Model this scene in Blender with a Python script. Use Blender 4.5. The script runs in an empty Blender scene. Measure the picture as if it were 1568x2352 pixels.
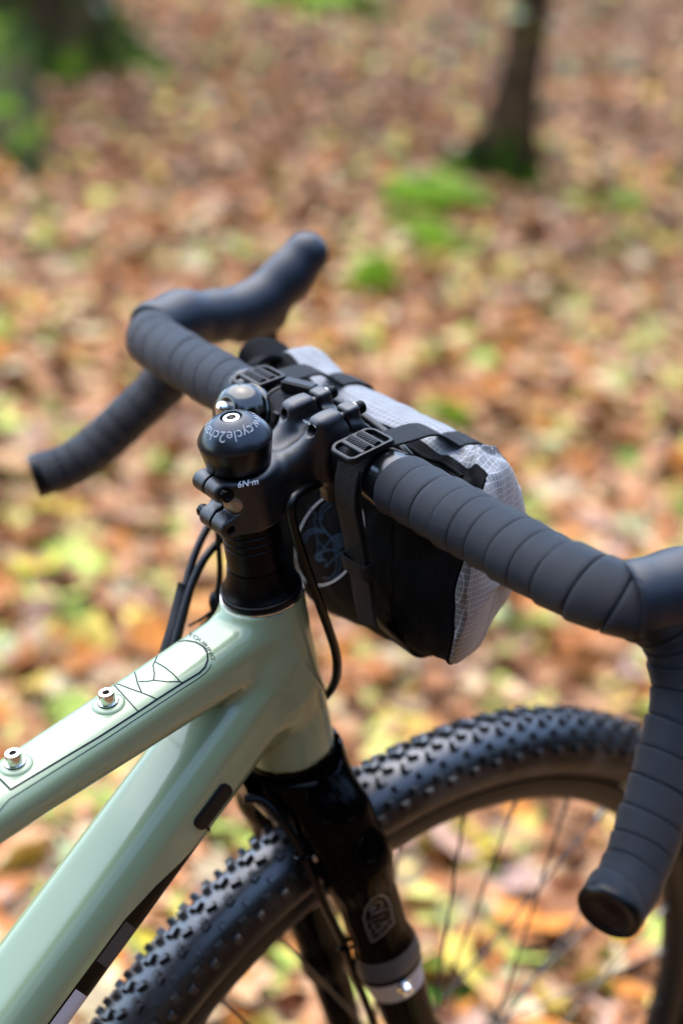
import bpy, math, random
import numpy as np
from mathutils import Vector, Matrix, noise as mnoise

random.seed(7); rng = np.random.default_rng(11)
S = bpy.context.scene
COL = S.collection
rad = math.radians

# ------------------------------------------------------------------ camera
CAM = np.array([-0.8599, -0.6276, 1.2346])
YAW, PITCH, ROLL, FPX = rad(41.6437), rad(19.3488), rad(6.4), 3712.43   # focal length in px of a 1568x2352 frame
FW = np.array([math.cos(YAW)*math.cos(PITCH), math.sin(YAW)*math.cos(PITCH), -math.sin(PITCH)])
_r = np.cross(FW, [0, 0, 1.0]); _r /= np.linalg.norm(_r); _u = np.cross(_r, FW)
RT = math.cos(ROLL)*_r + math.sin(ROLL)*_u
UP = -math.sin(ROLL)*_r + math.cos(ROLL)*_u
cd = bpy.data.cameras.new('camera'); cam = bpy.data.objects.new('camera', cd); COL.objects.link(cam)
cam.matrix_world = Matrix(((RT[0], UP[0], -FW[0], CAM[0]), (RT[1], UP[1], -FW[1], CAM[1]), (RT[2], UP[2], -FW[2], CAM[2]), (0, 0, 0, 1)))
cd.sensor_fit = 'VERTICAL'; cd.sensor_height = 36; cd.lens = 36*FPX/2352
cd.clip_start = .02; cd.clip_end = 1000
cd.dof.use_dof = True; cd.dof.focus_distance = .905; cd.dof.aperture_fstop = 3.0; cd.dof.aperture_blades = 9
S.camera = cam

# ------------------------------------------------------------------ sky, sun, exposure
SUN_EL, SUN_AZ = rad(66), rad(80)        # azimuth measured from +x towards +y
w = bpy.data.worlds.new('World'); S.world = w; w.use_nodes = True
nt = w.node_tree; bg = nt.nodes['Background']
sky = nt.nodes.new('ShaderNodeTexSky'); sky.sky_type = 'NISHITA'; sky.sun_disc = False
sky.sun_elevation = SUN_EL; sky.sun_rotation = math.pi/2 - SUN_AZ
sky.air_density = 1.0; sky.dust_density = 1.0; sky.ozone_density = 1.0
nt.links.new(sky.outputs[0], bg.inputs[0]); bg.inputs[1].default_value = .15
sl = bpy.data.lights.new('sun', 'SUN'); sun = bpy.data.objects.new('sun', sl); COL.objects.link(sun)
sl.energy = .85; sl.angle = rad(80); sl.color = (1, .94, .84)
_d = Vector((math.cos(SUN_EL)*math.cos(SUN_AZ), math.cos(SUN_EL)*math.sin(SUN_AZ), math.sin(SUN_EL)))
sun.rotation_euler = _d.to_track_quat('Z', 'Y').to_euler(); sun.location = (0, 0, 8)
vs = S.view_settings; vs.view_transform = 'Standard'; vs.look = 'None'; vs.gamma = 1; vs.use_curve_mapping = False
vs.exposure = 2.55
S.cycles.use_denoising = True; S.cycles.max_bounces = 8; S.cycles.diffuse_bounces = 2; S.cycles.caustics_reflective = False; S.cycles.caustics_refractive = False

# ------------------------------------------------------------------ frames of reference (bike heads along +x, left is +y)
def nrm(v): v = np.asarray(v, float); return v/np.linalg.norm(v)
def axrot(a, t):
    a = nrm(a); K = np.array([[0, -a[2], a[1]], [a[2], 0, -a[0]], [-a[1], a[0], 0]])
    return np.eye(3) + math.sin(t)*K + (1-math.cos(t))*K@K
HTA = rad(71.6117)
AX = np.array([-math.cos(HTA), 0, math.sin(HTA)]); NX = np.array([math.sin(HTA), 0, math.cos(HTA)])
STEER = axrot(AX, rad(-9.1069))
WR = .3625; OFF = .048; A2C = .4203; HTL = .1201
CROWN = np.array([0, 0, WR]) - OFF*NX + math.sqrt(A2C**2-OFF**2)*AX
HB = CROWN + .006*AX; HT = HB + HTL*AX
LY = STEER@np.array([0, 1., 0]); FX = STEER@NX; FH = STEER@np.array([1., 0, 0]); UH = STEER@np.array([0, 0, 1.])
AXLE = CROWN + STEER@(np.array([0, 0, WR])-CROWN)
BAR = HT + .0681*AX + .0625*(math.cos(rad(6.7365))*FX + math.sin(rad(6.7365))*AX)
def Bw(p): p = np.asarray(p, float); return BAR + p@np.array([FH, LY, UH])        # handlebar frame -> world
def Sw(p): p = np.asarray(p, float); return HT + p@np.array([FX, LY, AX])         # steering frame -> world
def Fw(p): p = np.asarray(p, float); return HT + p@np.array([NX, [0, 1., 0], AX]) # head tube frame -> world
def toS(X): return np.stack([(X-HT)@FX, (X-HT)@LY, (X-HT)@AX], -1)
def toB(X): return np.stack([(X-BAR)@FH, (X-BAR)@LY, (X-BAR)@UH], -1)
def ray(u, v): return nrm(RT*(u-784)/FPX - UP*(v-1176)/FPX + FW)
def on_plane(uv, o, n):
    d = ray(*uv); t = ((np.asarray(o)-CAM)@n)/(d@n); return CAM + t*d
def hits(f, uvs, t0=.4, t1=1.6):
    D = np.array([ray(*u) for u in uvs]); t = np.full(len(D), t0)
    for _ in range(160):
        v = f(CAM+t[:, None]*D); t = np.minimum(t+.8*v, t1)
        if np.abs(v).max() < 2e-5: break
    return CAM + t[:, None]*D
def hit(f, uv, t0=.4, t1=1.6): return hits(f, [uv], t0, t1)[0]
def gradient(f, P, e=2e-4):
    g = np.stack([f(P+np.eye(3)[i]*e)-f(P-np.eye(3)[i]*e) for i in range(3)], -1)
    return g/np.maximum(np.linalg.norm(g, axis=1, keepdims=True), 1e-12)

# ------------------------------------------------------------------ materials
MATS = {}
def mat(name, col, rough=.5, metal=0, coat=0, coat_rough=.05, spec=.5, build=None, aniso=0, sheen=0):
    m = bpy.data.materials.new(name); m.use_nodes = True
    b = m.node_tree.nodes['Principled BSDF']
    b.inputs['Base Color'].default_value = (*col, 1); b.inputs['Roughness'].default_value = rough
    b.inputs['Metallic'].default_value = metal; b.inputs['Coat Weight'].default_value = coat
    b.inputs['Coat Roughness'].default_value = coat_rough; b.inputs['Specular IOR Level'].default_value = spec
    b.inputs['Anisotropic'].default_value = aniso; b.inputs['Sheen Weight'].default_value = sheen
    if build: build(m.node_tree, b)
    MATS[name] = m; return m
class N:   # tiny node helper
    def __init__(s, t): s.t = t
    def new(s, typ, **k):
        n = s.t.nodes.new(typ)
        for a, v in k.items(): setattr(n, a, v)
        return n
    def link(s, a, b): s.t.links.new(a, b)
    def math(s, op, a, b=None, c=None):
        n = s.new('ShaderNodeMath', operation=op)
        for i, x in enumerate((a, b, c)):
            if x is None: continue
            if isinstance(x, (int, float)): n.inputs[i].default_value = x
            else: s.link(x, n.inputs[i])
        return n.outputs[0]
    def noise(s, scale, detail=4, vec=None, rough=.5):
        n = s.new('ShaderNodeTexNoise'); n.inputs['Scale'].default_value = scale; n.inputs['Detail'].default_value = detail
        n.inputs['Roughness'].default_value = rough
        if vec is not None: s.link(vec, n.inputs['Vector'])
        return n.outputs['Fac']
    def ramp(s, fac, stops):
        r = s.new('ShaderNodeValToRGB'); cr = r.color_ramp
        while len(cr.elements) < len(stops): cr.elements.new(.5)
        for e, (p, c) in zip(cr.elements, stops):
            e.position = p; e.color = (*c, 1) if len(c) == 3 else c
        s.link(fac, r.inputs[0]); return r.outputs[0]
    def mix(s, fac, a, b, blend='MIX'):
        m = s.new('ShaderNodeMix', data_type='RGBA', blend_type=blend)
        if isinstance(fac, (int, float)): m.inputs[0].default_value = fac
        else: s.link(fac, m.inputs[0])
        for i, x in ((6, a), (7, b)):
            if isinstance(x, tuple): m.inputs[i].default_value = (*x, 1)
            else: s.link(x, m.inputs[i])
        return m.outputs[2]
    def bump(s, b, h, strength=.3, dist=.0005):
        n = s.new('ShaderNodeBump'); n.inputs['Strength'].default_value = strength; n.inputs['Distance'].default_value = dist
        s.link(h, n.inputs['Height']); s.link(n.outputs[0], b.inputs['Normal']); return n
    def obj(s): return s.new('ShaderNodeTexCoord').outputs['Object']
    def uv(s): return s.new('ShaderNodeTexCoord').outputs['UV']
    def sep(s, v):
        n = s.new('ShaderNodeSeparateXYZ'); s.link(v, n.inputs[0]); return n.outputs
    def attr(s, a): return s.new('ShaderNodeAttribute', attribute_name=a)

def b_stem(t, b):
    n = N(t); o = n.obj(); h = n.noise(2600, 2, o)
    n.bump(b, h, .55, .0003)
    n.link(n.math('MULTIPLY_ADD', n.noise(60, 3, o), .12, .32), b.inputs['Roughness'])
mat('satin_black', (.0018, .0026, .0040), .34, spec=.55, build=b_stem)
mat('black_plastic', (.0016, .002, .003), .40, spec=.22, build=lambda t, b: N(t).bump(b, N(t).noise(1800, 2, N(t).obj()), .2, .0002))
mat('gloss_black', (.0005, .0005, .0007), .07, spec=.06, build=lambda t, b: N(t).bump(b, N(t).noise(9, 2, N(t).obj()), .12, .004))
mat('black_hole', (.004, .004, .004), .8)
mat('spacer_black', (.0008, .001, .0014), .3, spec=.11)
mat('housing_black', (.001, .0011, .0015), .32, spec=.22)
mat('rubber', (.0025, .003, .0045), .55, spec=.2)
mat('silver', (.78, .77, .74), .16, 1)
mat('steel_dark', (.34, .33, .31), .3, 1)
mat('steel_spoke', (.10, .09, .085), .35, .8)
mat('white_ink', (.88, .88, .88), .5)
mat('grey_ink', (.33, .34, .37), .5)
mat('blue_ink', (.022, .045, .075), .6, spec=.1)
mat('dark_ink', (.004, .008, .012), .6, spec=.1)
mat('ghost_ink', (.075, .068, .064), .4)
mat('grey_band', (.36, .37, .39), .4)
mat('dark_band', (.030, .037, .042), .4)
mat('rim_black', (.008, .008, .0085), .3, spec=.2, build=lambda t, b: N(t).link(N(t).math('ADD', .3, .1), b.inputs['Roughness']))
def b_bell(t, b):
    n = N(t); x, y, z = n.sep(n.obj())[:3]
    r = n.math('POWER', n.math('ADD', n.math('MULTIPLY', x, x), n.math('MULTIPLY', y, y)), .5)
    cv = n.new('ShaderNodeCombineXYZ'); n.link(n.math('MULTIPLY', r, 9000.), cv.inputs[0]); n.link(n.math('MULTIPLY', z, 9000.), cv.inputs[1])
    f = n.noise(1.0, 3, cv.outputs[0])
    n.link(n.math('MULTIPLY_ADD', f, .18, .14), b.inputs['Roughness']); n.bump(b, f, .12, .0001)
mat('bell_black', (.030, .034, .040), .25, .75, aniso=.7, build=b_bell)
mat('bell_chrome', (.075, .073, .068), .1, 1)
def b_frame(t, b):
    n = N(t); o = n.obj(); f = n.noise(3.5, 3, o)
    c = n.mix(f, (.195, .255, .145), (.215, .278, .162))
    dirt = n.ramp(n.noise(900, 2, o), [(.70, (0, 0, 0)), (.76, (1, 1, 1))])
    big = n.ramp(n.noise(22, 3, o), [(.52, (0, 0, 0)), (.68, (1, 1, 1))])
    c = n.mix(n.math('MULTIPLY', n.math('MULTIPLY', dirt, big), .35), c, (.16, .15, .10))
    # black painted underside of the down tube, attributes measured along / across that tube
    dk = n.attr('under'); al = n.attr('along')
    m = n.ramp(dk.outputs['Fac'], [(.499, (0, 0, 0)), (.501, (1, 1, 1))])
    s1 = n.math('MULTIPLY', n.math('GREATER_THAN', al.outputs['Fac'], .222), n.math('LESS_THAN', al.outputs['Fac'], .250))
    s2 = n.math('MULTIPLY', n.math('GREATER_THAN', al.outputs['Fac'], .176), n.math('LESS_THAN', al.outputs['Fac'], .203))
    inn = n.math('GREATER_THAN', dk.outputs['Fac'], .56)
    blk = n.mix(n.math('MULTIPLY', s1, inn), (.002, .002, .0022), (.55, .54, .55))
    blk = n.mix(n.math('MULTIPLY', s2, inn), blk, (.07, .065, .06))
    n.link(n.mix(m, c, blk), b.inputs['Base Color'])
    inv = n.math('SUBTRACT', 1.0, n.sep(m)[0]); n.link(n.math('MULTIPLY', inv, .5), b.inputs['Coat Weight']); n.link(n.math('MULTIPLY_ADD', inv, .25, .05), b.inputs['Specular IOR Level'])
    n.link(n.ramp(n.noise(34, 5, o, .65), [(.42, (.012, .012, .012)), (.75, (.14, .14, .14))]), b.inputs['Coat Roughness'])
    n.bump(b, n.noise(140, 2, o), .02, .0008)
mat('sage_paint', (.30, .37, .28), .30, spec=.3, coat=.5, coat_rough=.018, build=b_frame)
mat('water_drop', (.34, .41, .33), .04, coat=1, coat_rough=.02)
def b_tape(t, b):
    n = N(t); u = n.sep(n.uv()); P = 1/.0011
    a = n.math('SINE', n.math('MULTIPLY', n.math('ADD', u[0], u[1]), 2*math.pi*P*.7))
    c = n.math('SINE', n.math('MULTIPLY', n.math('SUBTRACT', u[0], u[1]), 2*math.pi*P*.7))
    h = n.math('MULTIPLY', a, c)
    n.bump(b, h, .9, .0004)
    f = n.noise(45, 4, n.obj())
    n.link(n.mix(f, (.0052, .0086, .0142), (.0084, .0128, .0200)), b.inputs['Base Color'])
    n.link(n.math('MULTIPLY_ADD', f, .18, .33), b.inputs['Roughness'])
mat('bar_tape', (.025, .026, .03), .5, spec=.34, build=b_tape)
mat('finish_tape', (.002, .0025, .0035), .22, spec=.4, build=lambda t, b: N(t).bump(b, N(t).noise(120, 3, N(t).obj()), .12, .001))
def b_hood(t, b):
    n = N(t); o = n.obj()
    wv = n.new('ShaderNodeTexWave'); wv.inputs['Scale'].default_value = 180; n.link(o, wv.inputs['Vector'])
    n.bump(b, wv.outputs['Fac'], .25, .0004)
mat('hood_rubber', (.0066, .0108, .0178), .42, spec=.36, build=b_hood)
def b_ripstop(t, b):
    n = N(t); u = n.sep(n.uv()); g = 1/.0037
    def line(c):
        fr = n.math('FRACT', n.math('MULTIPLY', c, g)); return n.math('LESS_THAN', n.math('ABSOLUTE', n.math('SUBTRACT', fr, .5)), .055)
    def dash(c): return n.math('GREATER_THAN', n.math('SINE', n.math('MULTIPLY', c, 2*math.pi*g*5)), -.35)
    L = n.math('MAXIMUM', n.math('MULTIPLY', line(u[0]), dash(u[1])), n.math('MULTIPLY', line(u[1]), dash(u[0])))
    wv = n.math('MULTIPLY', n.math('SINE', n.math('MULTIPLY', u[0], 2*math.pi/.00055)), n.math('SINE', n.math('MULTIPLY', u[1], 2*math.pi/.00055)))
    c = n.mix(n.math('MULTIPLY_ADD', wv, .25, .5), (.076, .078, .081), (.112, .115, .119))
    d = n.ramp(n.noise(70, 4, n.obj()), [(.5, (1, 1, 1)), (.72, (.72, .68, .62))])
    c = n.mix(1.0, c, d, 'MULTIPLY')
    n.link(n.mix(n.math('MULTIPLY', L, .85), c, (.50, .51, .53)), b.inputs['Base Color'])
    h = n.math('ADD', n.math('MULTIPLY', wv, .4), L)
    n.bump(b, n.math('ADD', h, n.math('MULTIPLY', n.noise(240, 3, n.obj()), 2.2)), .45, .0004)
mat('grey_ripstop', (.2, .2, .21), .42, sheen=.25, spec=.55, build=b_ripstop)
def b_blackfab(t, b):
    n = N(t); u = n.sep(n.uv())
    h = n.math('SINE', n.math('MULTIPLY', u[0], 2*math.pi/.0011))
    n.bump(b, n.math('ADD', h, n.math('MULTIPLY', n.noise(60, 3, n.obj()), 3)), .35, .0003)
mat('black_fabric', (.0007, .0009, .0014), .7, spec=.07, build=b_blackfab)
def b_web(t, b):
    n = N(t); u = n.sep(n.uv())
    h = n.math('MULTIPLY', n.math('SINE', n.math('MULTIPLY', u[0], 2*math.pi/.0021)), n.math('SINE', n.math('MULTIPLY_ADD', u[1], 2*math.pi/.0016, 0)))
    n.link(n.mix(n.math('MULTIPLY_ADD', h, .5, .5), (.0015, .0015, .002), (.008, .009, .011)), b.inputs['Base Color'])
    n.bump(b, h, .9, .0006)
mat('webbing', (.012, .013, .015), .55, spec=.2, build=b_web)
def b_tyre(t, b):
    n = N(t); o = n.obj(); f = n.noise(28, 5, o); r = n.attr('rr').outputs['Fac']   # radius as a wear / dust mask of the sidewall
    dust = n.math('MULTIPLY', n.ramp(f, [(.50, (0, 0, 0)), (.70, (1, 1, 1))]), n.ramp(r, [(.45, (1, 1, 1)), (.75, (.12, .12, .12))]))
    n.link(n.mix(dust, (.0040, .0050, .0068), (.060, .052, .044)), b.inputs['Base Color'])
    n.link(n.math('MULTIPLY_ADD', f, .28, .20), b.inputs['Roughness'])
    n.link(n.ramp(r, [(.5, (.12, .12, .12)), (.8, (.95, .95, .95))]), b.inputs['Specular IOR Level'])
    n.bump(b, n.noise(500, 3, o), .3, .0006)
mat('tyre_rubber', (.015, .015, .016), .36, spec=.22, build=b_tyre)
def b_ground(t, b):
    n = N(t); o = n.obj()
    v = n.new('ShaderNodeTexVoronoi'); v.inputs['Scale'].default_value = 15; v.inputs['Randomness'].default_value = 1
    wp = n.new('ShaderNodeMix', data_type='RGBA'); wp.inputs[0].default_value = .03
    nz = n.new('ShaderNodeTexNoise'); nz.inputs['Scale'].default_value = 9; n.link(o, wp.inputs[6]); n.link(nz.outputs['Color'], wp.inputs[7]); n.link(o, nz.inputs['Vector'])
    n.link(wp.outputs[2], v.inputs['Vector'])
    h = n.sep(v.outputs['Color'])[0]
    c = n.ramp(h, [(0, (.03, .016, .010)), (.3, (.08, .04, .02)), (.6, (.15, .075, .04)), (.85, (.22, .11, .05)), (1, (.30, .20, .10))])
    dk = n.ramp(n.noise(2.2, 4, o), [(.35, (.5, .45, .4)), (.6, (1, 1, 1))])
    n.link(n.mix(1.0, c, dk, 'MULTIPLY'), b.inputs['Base Color'])
    n.bump(b, h, .8, .02)
mat('forest_floor', (.2, .12, .07), .8, spec=.05, build=b_ground)
def b_leaf(t, b):
    n = N(t); a = n.attr('leafcol'); f = n.noise(60, 3, n.obj())
    n.link(n.mix(1.0, a.outputs['Color'], n.ramp(f, [(.3, (.72, .68, .62)), (.65, (1.1, 1.1, 1.1))]), 'MULTIPLY'), b.inputs['Base Color'])
mat('leaf_mix', (.3, .18, .09), .6, spec=.05, build=b_leaf)
def b_moss(t, b):
    n = N(t); o = n.obj(); f = n.noise(38, 5, o)
    n.link(n.ramp(f, [(.3, (.05, .11, .002)), (.5, (.17, .31, .003)), (.72, (.33, .47, .006))]), b.inputs['Base Color'])
    n.bump(b, n.noise(160, 4, o), 1, .02)
mat('moss', (.1, .22, .02), .8, spec=.2, build=b_moss)
def b_bark(t, b):
    n = N(t); o = n.obj(); f = n.noise(18, 6, o); g = n.attr('mossy').outputs['Fac']
    wv = n.new('ShaderNodeTexWave'); wv.inputs['Scale'].default_value = 5; wv.inputs['Distortion'].default_value = 6; wv.inputs['Detail'].default_value = 4; n.link(o, wv.inputs['Vector'])
    bark = n.mix(n.math('MULTIPLY', f, wv.outputs['Fac']), (.024, .014, .007), (.17, .105, .05))
    moss = n.ramp(n.math('MULTIPLY_ADD', n.noise(30, 5, o), .45, n.math('MULTIPLY', n.noise(5, 4, o), .55)), [(.44, (.002, .006, .001)), (.51, (.026, .058, .001)), (.62, (.13, .21, .003))])
    k = n.ramp(n.math('ADD', g, n.math('MULTIPLY', n.math('SUBTRACT', n.noise(7, 4, o), .5), 1.1)), [(.42, (0, 0, 0)), (.58, (1, 1, 1))])
    n.link(n.mix(k, bark, moss), b.inputs['Base Color']); n.bump(b, n.math('ADD', f, wv.outputs['Fac']), .9, .02)
mat('mossy_bark', (.04, .03, .02), .9, spec=.08, build=b_bark)
mat('tree_leaf', (.10, .13, .03), .5)

# ------------------------------------------------------------------ mesh helpers
def mesh_obj(name, V, F, m, parent=None, smooth=True, uv=None, attrs=None, loc=None):
    me = bpy.data.meshes.new(name)
    V = np.asarray(V, float)
    if loc is not None: V = V - np.asarray(loc)
    me.from_pydata(V.tolist(), [], [tuple(int(i) for i in f) for f in F]); me.update()
    if m: me.materials.append(MATS[m] if isinstance(m, str) else m)
    if smooth:
        me.polygons.foreach_set('use_smooth', [True]*len(me.polygons)); me.set_sharp_from_angle(angle=rad(42))
    if uv is not None:
        l = me.uv_layers.new(name='UVMap'); idx = np.zeros(len(me.loops), int); me.loops.foreach_get('vertex_index', idx)
        l.data.foreach_set('uv', np.asarray(uv, float)[idx].ravel())
    for k, a in (attrs or {}).items():
        at = me.attributes.new(k, 'FLOAT', 'POINT'); at.data.foreach_set('value', np.asarray(a, float))
    o = bpy.data.objects.new(name, me); COL.objects.link(o)
    if loc is not None: o.location = loc
    if parent: o.parent = parent
    return o
def part(name, geo, m, parent, **k): return mesh_obj(name, geo[0], geo[1], m, parent, **k)
def empty(name, loc=(0, 0, 0), parent=None, label=None, cat=None, group=None):
    o = bpy.data.objects.new(name, None); COL.objects.link(o); o.location = loc; o.empty_display_size = .05
    if parent: o.parent = parent
    if label: o['label'] = label; o['category'] = cat
    if group: o['group'] = group
    return o
def tag(o, label=None, cat=None, group=None, kind=None):
    for k, v in (('label', label), ('category', cat), ('group', group), ('kind', kind)):
        if v: o[k] = v
    return o
def join(*gs):
    V, F, b = [], [], 0
    for v, f in gs:
        V.append(np.asarray(v, float)); F += [tuple(i+b for i in q) for q in f]; b += len(v)
    return np.concatenate(V), F
def grid_faces(n, m, cu=False, cv=False):
    F = []
    for i in range(n if cu else n-1):
        for j in range(m if cv else m-1):
            F.append((i*m+j, ((i+1) % n)*m+j, ((i+1) % n)*m+(j+1) % m, i*m+(j+1) % m))
    return F
def catmull(P, n=8):
    P = np.asarray(P, float); Q = np.vstack([2*P[0]-P[1], P, 2*P[-1]-P[-2]]); out = []
    for i in range(1, len(Q)-2):
        for s in range(n):
            t = s/n
            out.append(.5*((2*Q[i]) + (-Q[i-1]+Q[i+1])*t + (2*Q[i-1]-5*Q[i]+4*Q[i+1]-Q[i+2])*t*t + (-Q[i-1]+3*Q[i]-3*Q[i+1]+Q[i+2])*t**3))
    out.append(P[-1]); return np.array(out)
def frames(P, up=None):
    T = np.gradient(P, axis=0); T /= np.linalg.norm(T, axis=1, keepdims=True)
    n = np.cross(T[0], [.3, .2, 1.] if up is None else up); n = nrm(n); A = []
    for t in T:
        n = n - t*(n@t); n = nrm(n); A.append(n)
    A = np.array(A); return T, A, np.cross(T, A)
def tube(P, r, n=12, caps=True):
    P = np.asarray(P, float); T, A, B = frames(P); r = np.broadcast_to(np.asarray(r, float), (len(P),))
    th = np.linspace(0, 2*math.pi, n, endpoint=False)
    V = (P[:, None] + r[:, None, None]*(np.cos(th)[None, :, None]*A[:, None] + np.sin(th)[None, :, None]*B[:, None])).reshape(-1, 3)
    F = grid_faces(len(P), n, cv=True)
    if caps: F += [tuple(range(n))[::-1], tuple(range((len(P)-1)*n, len(P)*n))]
    return V, F
def basis(a):
    a = nrm(a); x = np.cross(a, [0, 0, 1.] if abs(a[2]) < .9 else [1., 0, 0]); x = nrm(x); return x, np.cross(a, x), a
def lathe(prof, o, axis, n=48, closed=False, bas=None):
    x, y, a = bas if bas is not None else basis(axis); th = np.linspace(0, 2*math.pi, n, endpoint=False); V = []
    for r, h in prof: V += [np.asarray(o) + a*h + max(r, 1e-5)*(x*math.cos(t)+y*math.sin(t)) for t in th]
    return np.array(V), [f[::-1] for f in grid_faces(len(prof), n, cu=closed, cv=True)]
def rbox(c, ax, half, bev):
    """bevelled box: centre, 3 axes, half sizes"""
    half = np.asarray(half, float); V, ids = [], {}
    for k in range(3):
        for sx in (-1, 1):
            for sy in (-1, 1):
                for sz in (-1, 1):
                    s = np.array([sx, sy, sz]); p = s*half
                    for j in range(3):
                        if j != k: p[j] -= s[j]*bev
                    ids[(k, sx, sy, sz)] = len(V); V.append(p)
    F = []
    for k in range(3):
        a, b = [(1, 2), (2, 0), (0, 1)][k]
        for s in (-1, 1):
            q = []
            for (u, v) in ((-1, -1), (1, -1), (1, 1), (-1, 1)):
                d = [0, 0, 0]; d[k] = s; d[a] = u; d[b] = v; q.append(ids[(k, *d)])
            F.append(tuple(q if s > 0 else q[::-1]))
        for u in (-1, 1):
            for v in (-1, 1):
                d0 = [0, 0, 0]; d0[a] = u; d0[b] = v; d1 = list(d0); d0[k] = -1; d1[k] = 1
                q = [ids[(a, *d0)], ids[(a, *d1)], ids[(b, *d1)], ids[(b, *d0)]]
                F.append(tuple(q if u*v > 0 else q[::-1]))
    for sx in (-1, 1):
        for sy in (-1, 1):
            for sz in (-1, 1):
                q = [ids[(0, sx, sy, sz)], ids[(1, sx, sy, sz)], ids[(2, sx, sy, sz)]]
                F.append(tuple(q if sx*sy*sz > 0 else q[::-1]))
    return np.asarray(c) + np.array(V)@np.asarray(ax, float), F
def ribbon(P, side, width, thick, closed=False):
    """flat strap with real thickness: path, side vectors; returns geometry and uv"""
    P = np.asarray(P, float); side = np.broadcast_to(np.asarray(side, float), P.shape)
    if closed: T = np.roll(P, -1, 0)-np.roll(P, 1, 0)
    else: T = np.gradient(P, axis=0)
    T /= np.linalg.norm(T, axis=1, keepdims=True); sd = side - T*np.sum(side*T, 1, keepdims=True); sd /= np.linalg.norm(sd, axis=1, keepdims=True)
    nn = np.cross(T, sd); s = np.concatenate([[0], np.cumsum(np.linalg.norm(np.diff(P, axis=0), axis=1))])
    prof = [(-.5, -.35), (-.46, -.5), (-.25, -.5), (0, -.5), (.25, -.5), (.46, -.5), (.5, -.35), (.5, .35), (.46, .5), (.25, .5), (0, .5), (-.25, .5), (-.46, .5), (-.5, .35)]
    V, uv = [], []
    for i in range(len(P)):
        for a, b in prof: V.append(P[i]+sd[i]*a*width+nn[i]*b*thick); uv.append((a*width+b*thick*.5, s[i]))
    m = len(prof); F = grid_faces(len(P), m, cu=closed, cv=True)
    if not closed: F += [tuple(range(m))[::-1], tuple(range((len(P)-1)*m, len(P)*m))]
    return (np.array(V), F), np.array(uv)
def sdf_mesh(f, lo, hi, h, iters=4):
    lo = np.asarray(lo, float); n = np.ceil((np.asarray(hi)-lo)/h).astype(int)+1
    ax = [lo[i]+h*np.arange(n[i]) for i in range(3)]
    X = np.stack(np.meshgrid(*ax, indexing='ij'), -1)
    V = np.concatenate([f(c) for c in np.array_split(X.reshape(-1, 3), max(1, X.size//1500000))]).reshape(n)
    c = n-1; acc = np.zeros((*c, 3)); cnt = np.zeros(c)
    for a in range(3):
        b, d = [(1, 2), (0, 2), (0, 1)][a]
        s0 = [slice(None)]*3; s1 = [slice(None)]*3; s0[a] = slice(0, -1); s1[a] = slice(1, None)
        v0, v1 = V[tuple(s0)], V[tuple(s1)]; cr = (v0 < 0) != (v1 < 0)
        t = np.where(cr, v0/np.where(v0-v1 == 0, 1, v0-v1), 0); p = X[tuple(s0)].copy(); p[..., a] += t*h; p *= cr[..., None]
        for ob in (0, 1):
            for od in (0, 1):
                sl_ = [slice(None)]*3; sl_[b] = slice(ob, ob+c[b]); sl_[d] = slice(od, od+c[d])
                acc += p[tuple(sl_)]; cnt += cr[tuple(sl_)]
    m = cnt > 0; idx = -np.ones(c, int); idx[m] = np.arange(m.sum()); P = acc[m]/cnt[m][:, None]; F = []
    for a in range(3):
        b, d = [(1, 2), (2, 0), (0, 1)][a]
        s0 = [slice(None)]*3; s1 = [slice(None)]*3; s0[a] = slice(0, -1); s1[a] = slice(1, None)
        for q in (s0, s1): q[b] = slice(1, -1); q[d] = slice(1, -1)
        i0 = V[tuple(s0)] < 0; i1 = V[tuple(s1)] < 0
        for flip, msk in ((False, i0 & ~i1), (True, ~i0 & i1)):
            I = np.argwhere(msk); I[:, b] += 1; I[:, d] += 1
            Q = []
            for ob, od in ((-1, -1), (0, -1), (0, 0), (-1, 0)):
                J = I.copy(); J[:, b] += ob; J[:, d] += od; Q.append(idx[J[:, 0], J[:, 1], J[:, 2]])
            Q = np.stack(Q, 1); F.append(Q[:, ::-1] if flip else Q)
    F = np.concatenate(F); P0 = P.copy()
    for _ in range(iters):
        e = h*.1; g = np.stack([f(P+np.eye(3)[i]*e)-f(P-np.eye(3)[i]*e) for i in range(3)], -1)/(2*e)
        st = -f(P)[:, None]*g/np.maximum((g*g).sum(1, keepdims=True), .05); l = np.linalg.norm(st, axis=1, keepdims=True)
        P = P + st*np.minimum(1, .4*h/np.maximum(l, 1e-12))
    dv = P-P0; l = np.linalg.norm(dv, axis=1, keepdims=True); P = P0 + dv*np.minimum(1, .9*h/np.maximum(l, 1e-12))
    return P, F.tolist()
def smin(a, b, k): h = np.clip(.5+.5*(b-a)/k, 0, 1); return b*(1-h)+a*h-k*h*(1-h)
def smax(a, b, k): return -smin(-a, -b, k)
def s_cone(p, a, b, ra, rb):   # capsule with linear radius
    a = np.asarray(a, float); b = np.asarray(b, float); d = b-a; t = np.clip((p-a)@d/(d@d), 0, 1)
    return np.linalg.norm(p-a-t[:, None]*d, axis=1)-(ra+(rb-ra)*t)
def s_cyl(p, a, b, r, rnd=0):
    a = np.asarray(a, float); b = np.asarray(b, float); L = np.linalg.norm(b-a); d = (b-a)/L; q = p-a; t = q@d
    rr = np.linalg.norm(q-t[:, None]*d, axis=1); x = rr-r+rnd; y = np.abs(t-L/2)-L/2+rnd
    return np.minimum(np.maximum(x, y), 0)+np.hypot(np.maximum(x, 0), np.maximum(y, 0))-rnd
def s_box(p, c, h, r):
    q = np.abs(p-np.asarray(c))-np.asarray(h)+r
    return np.linalg.norm(np.maximum(q, 0), axis=1)+np.minimum(q.max(1), 0)-r

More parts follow.
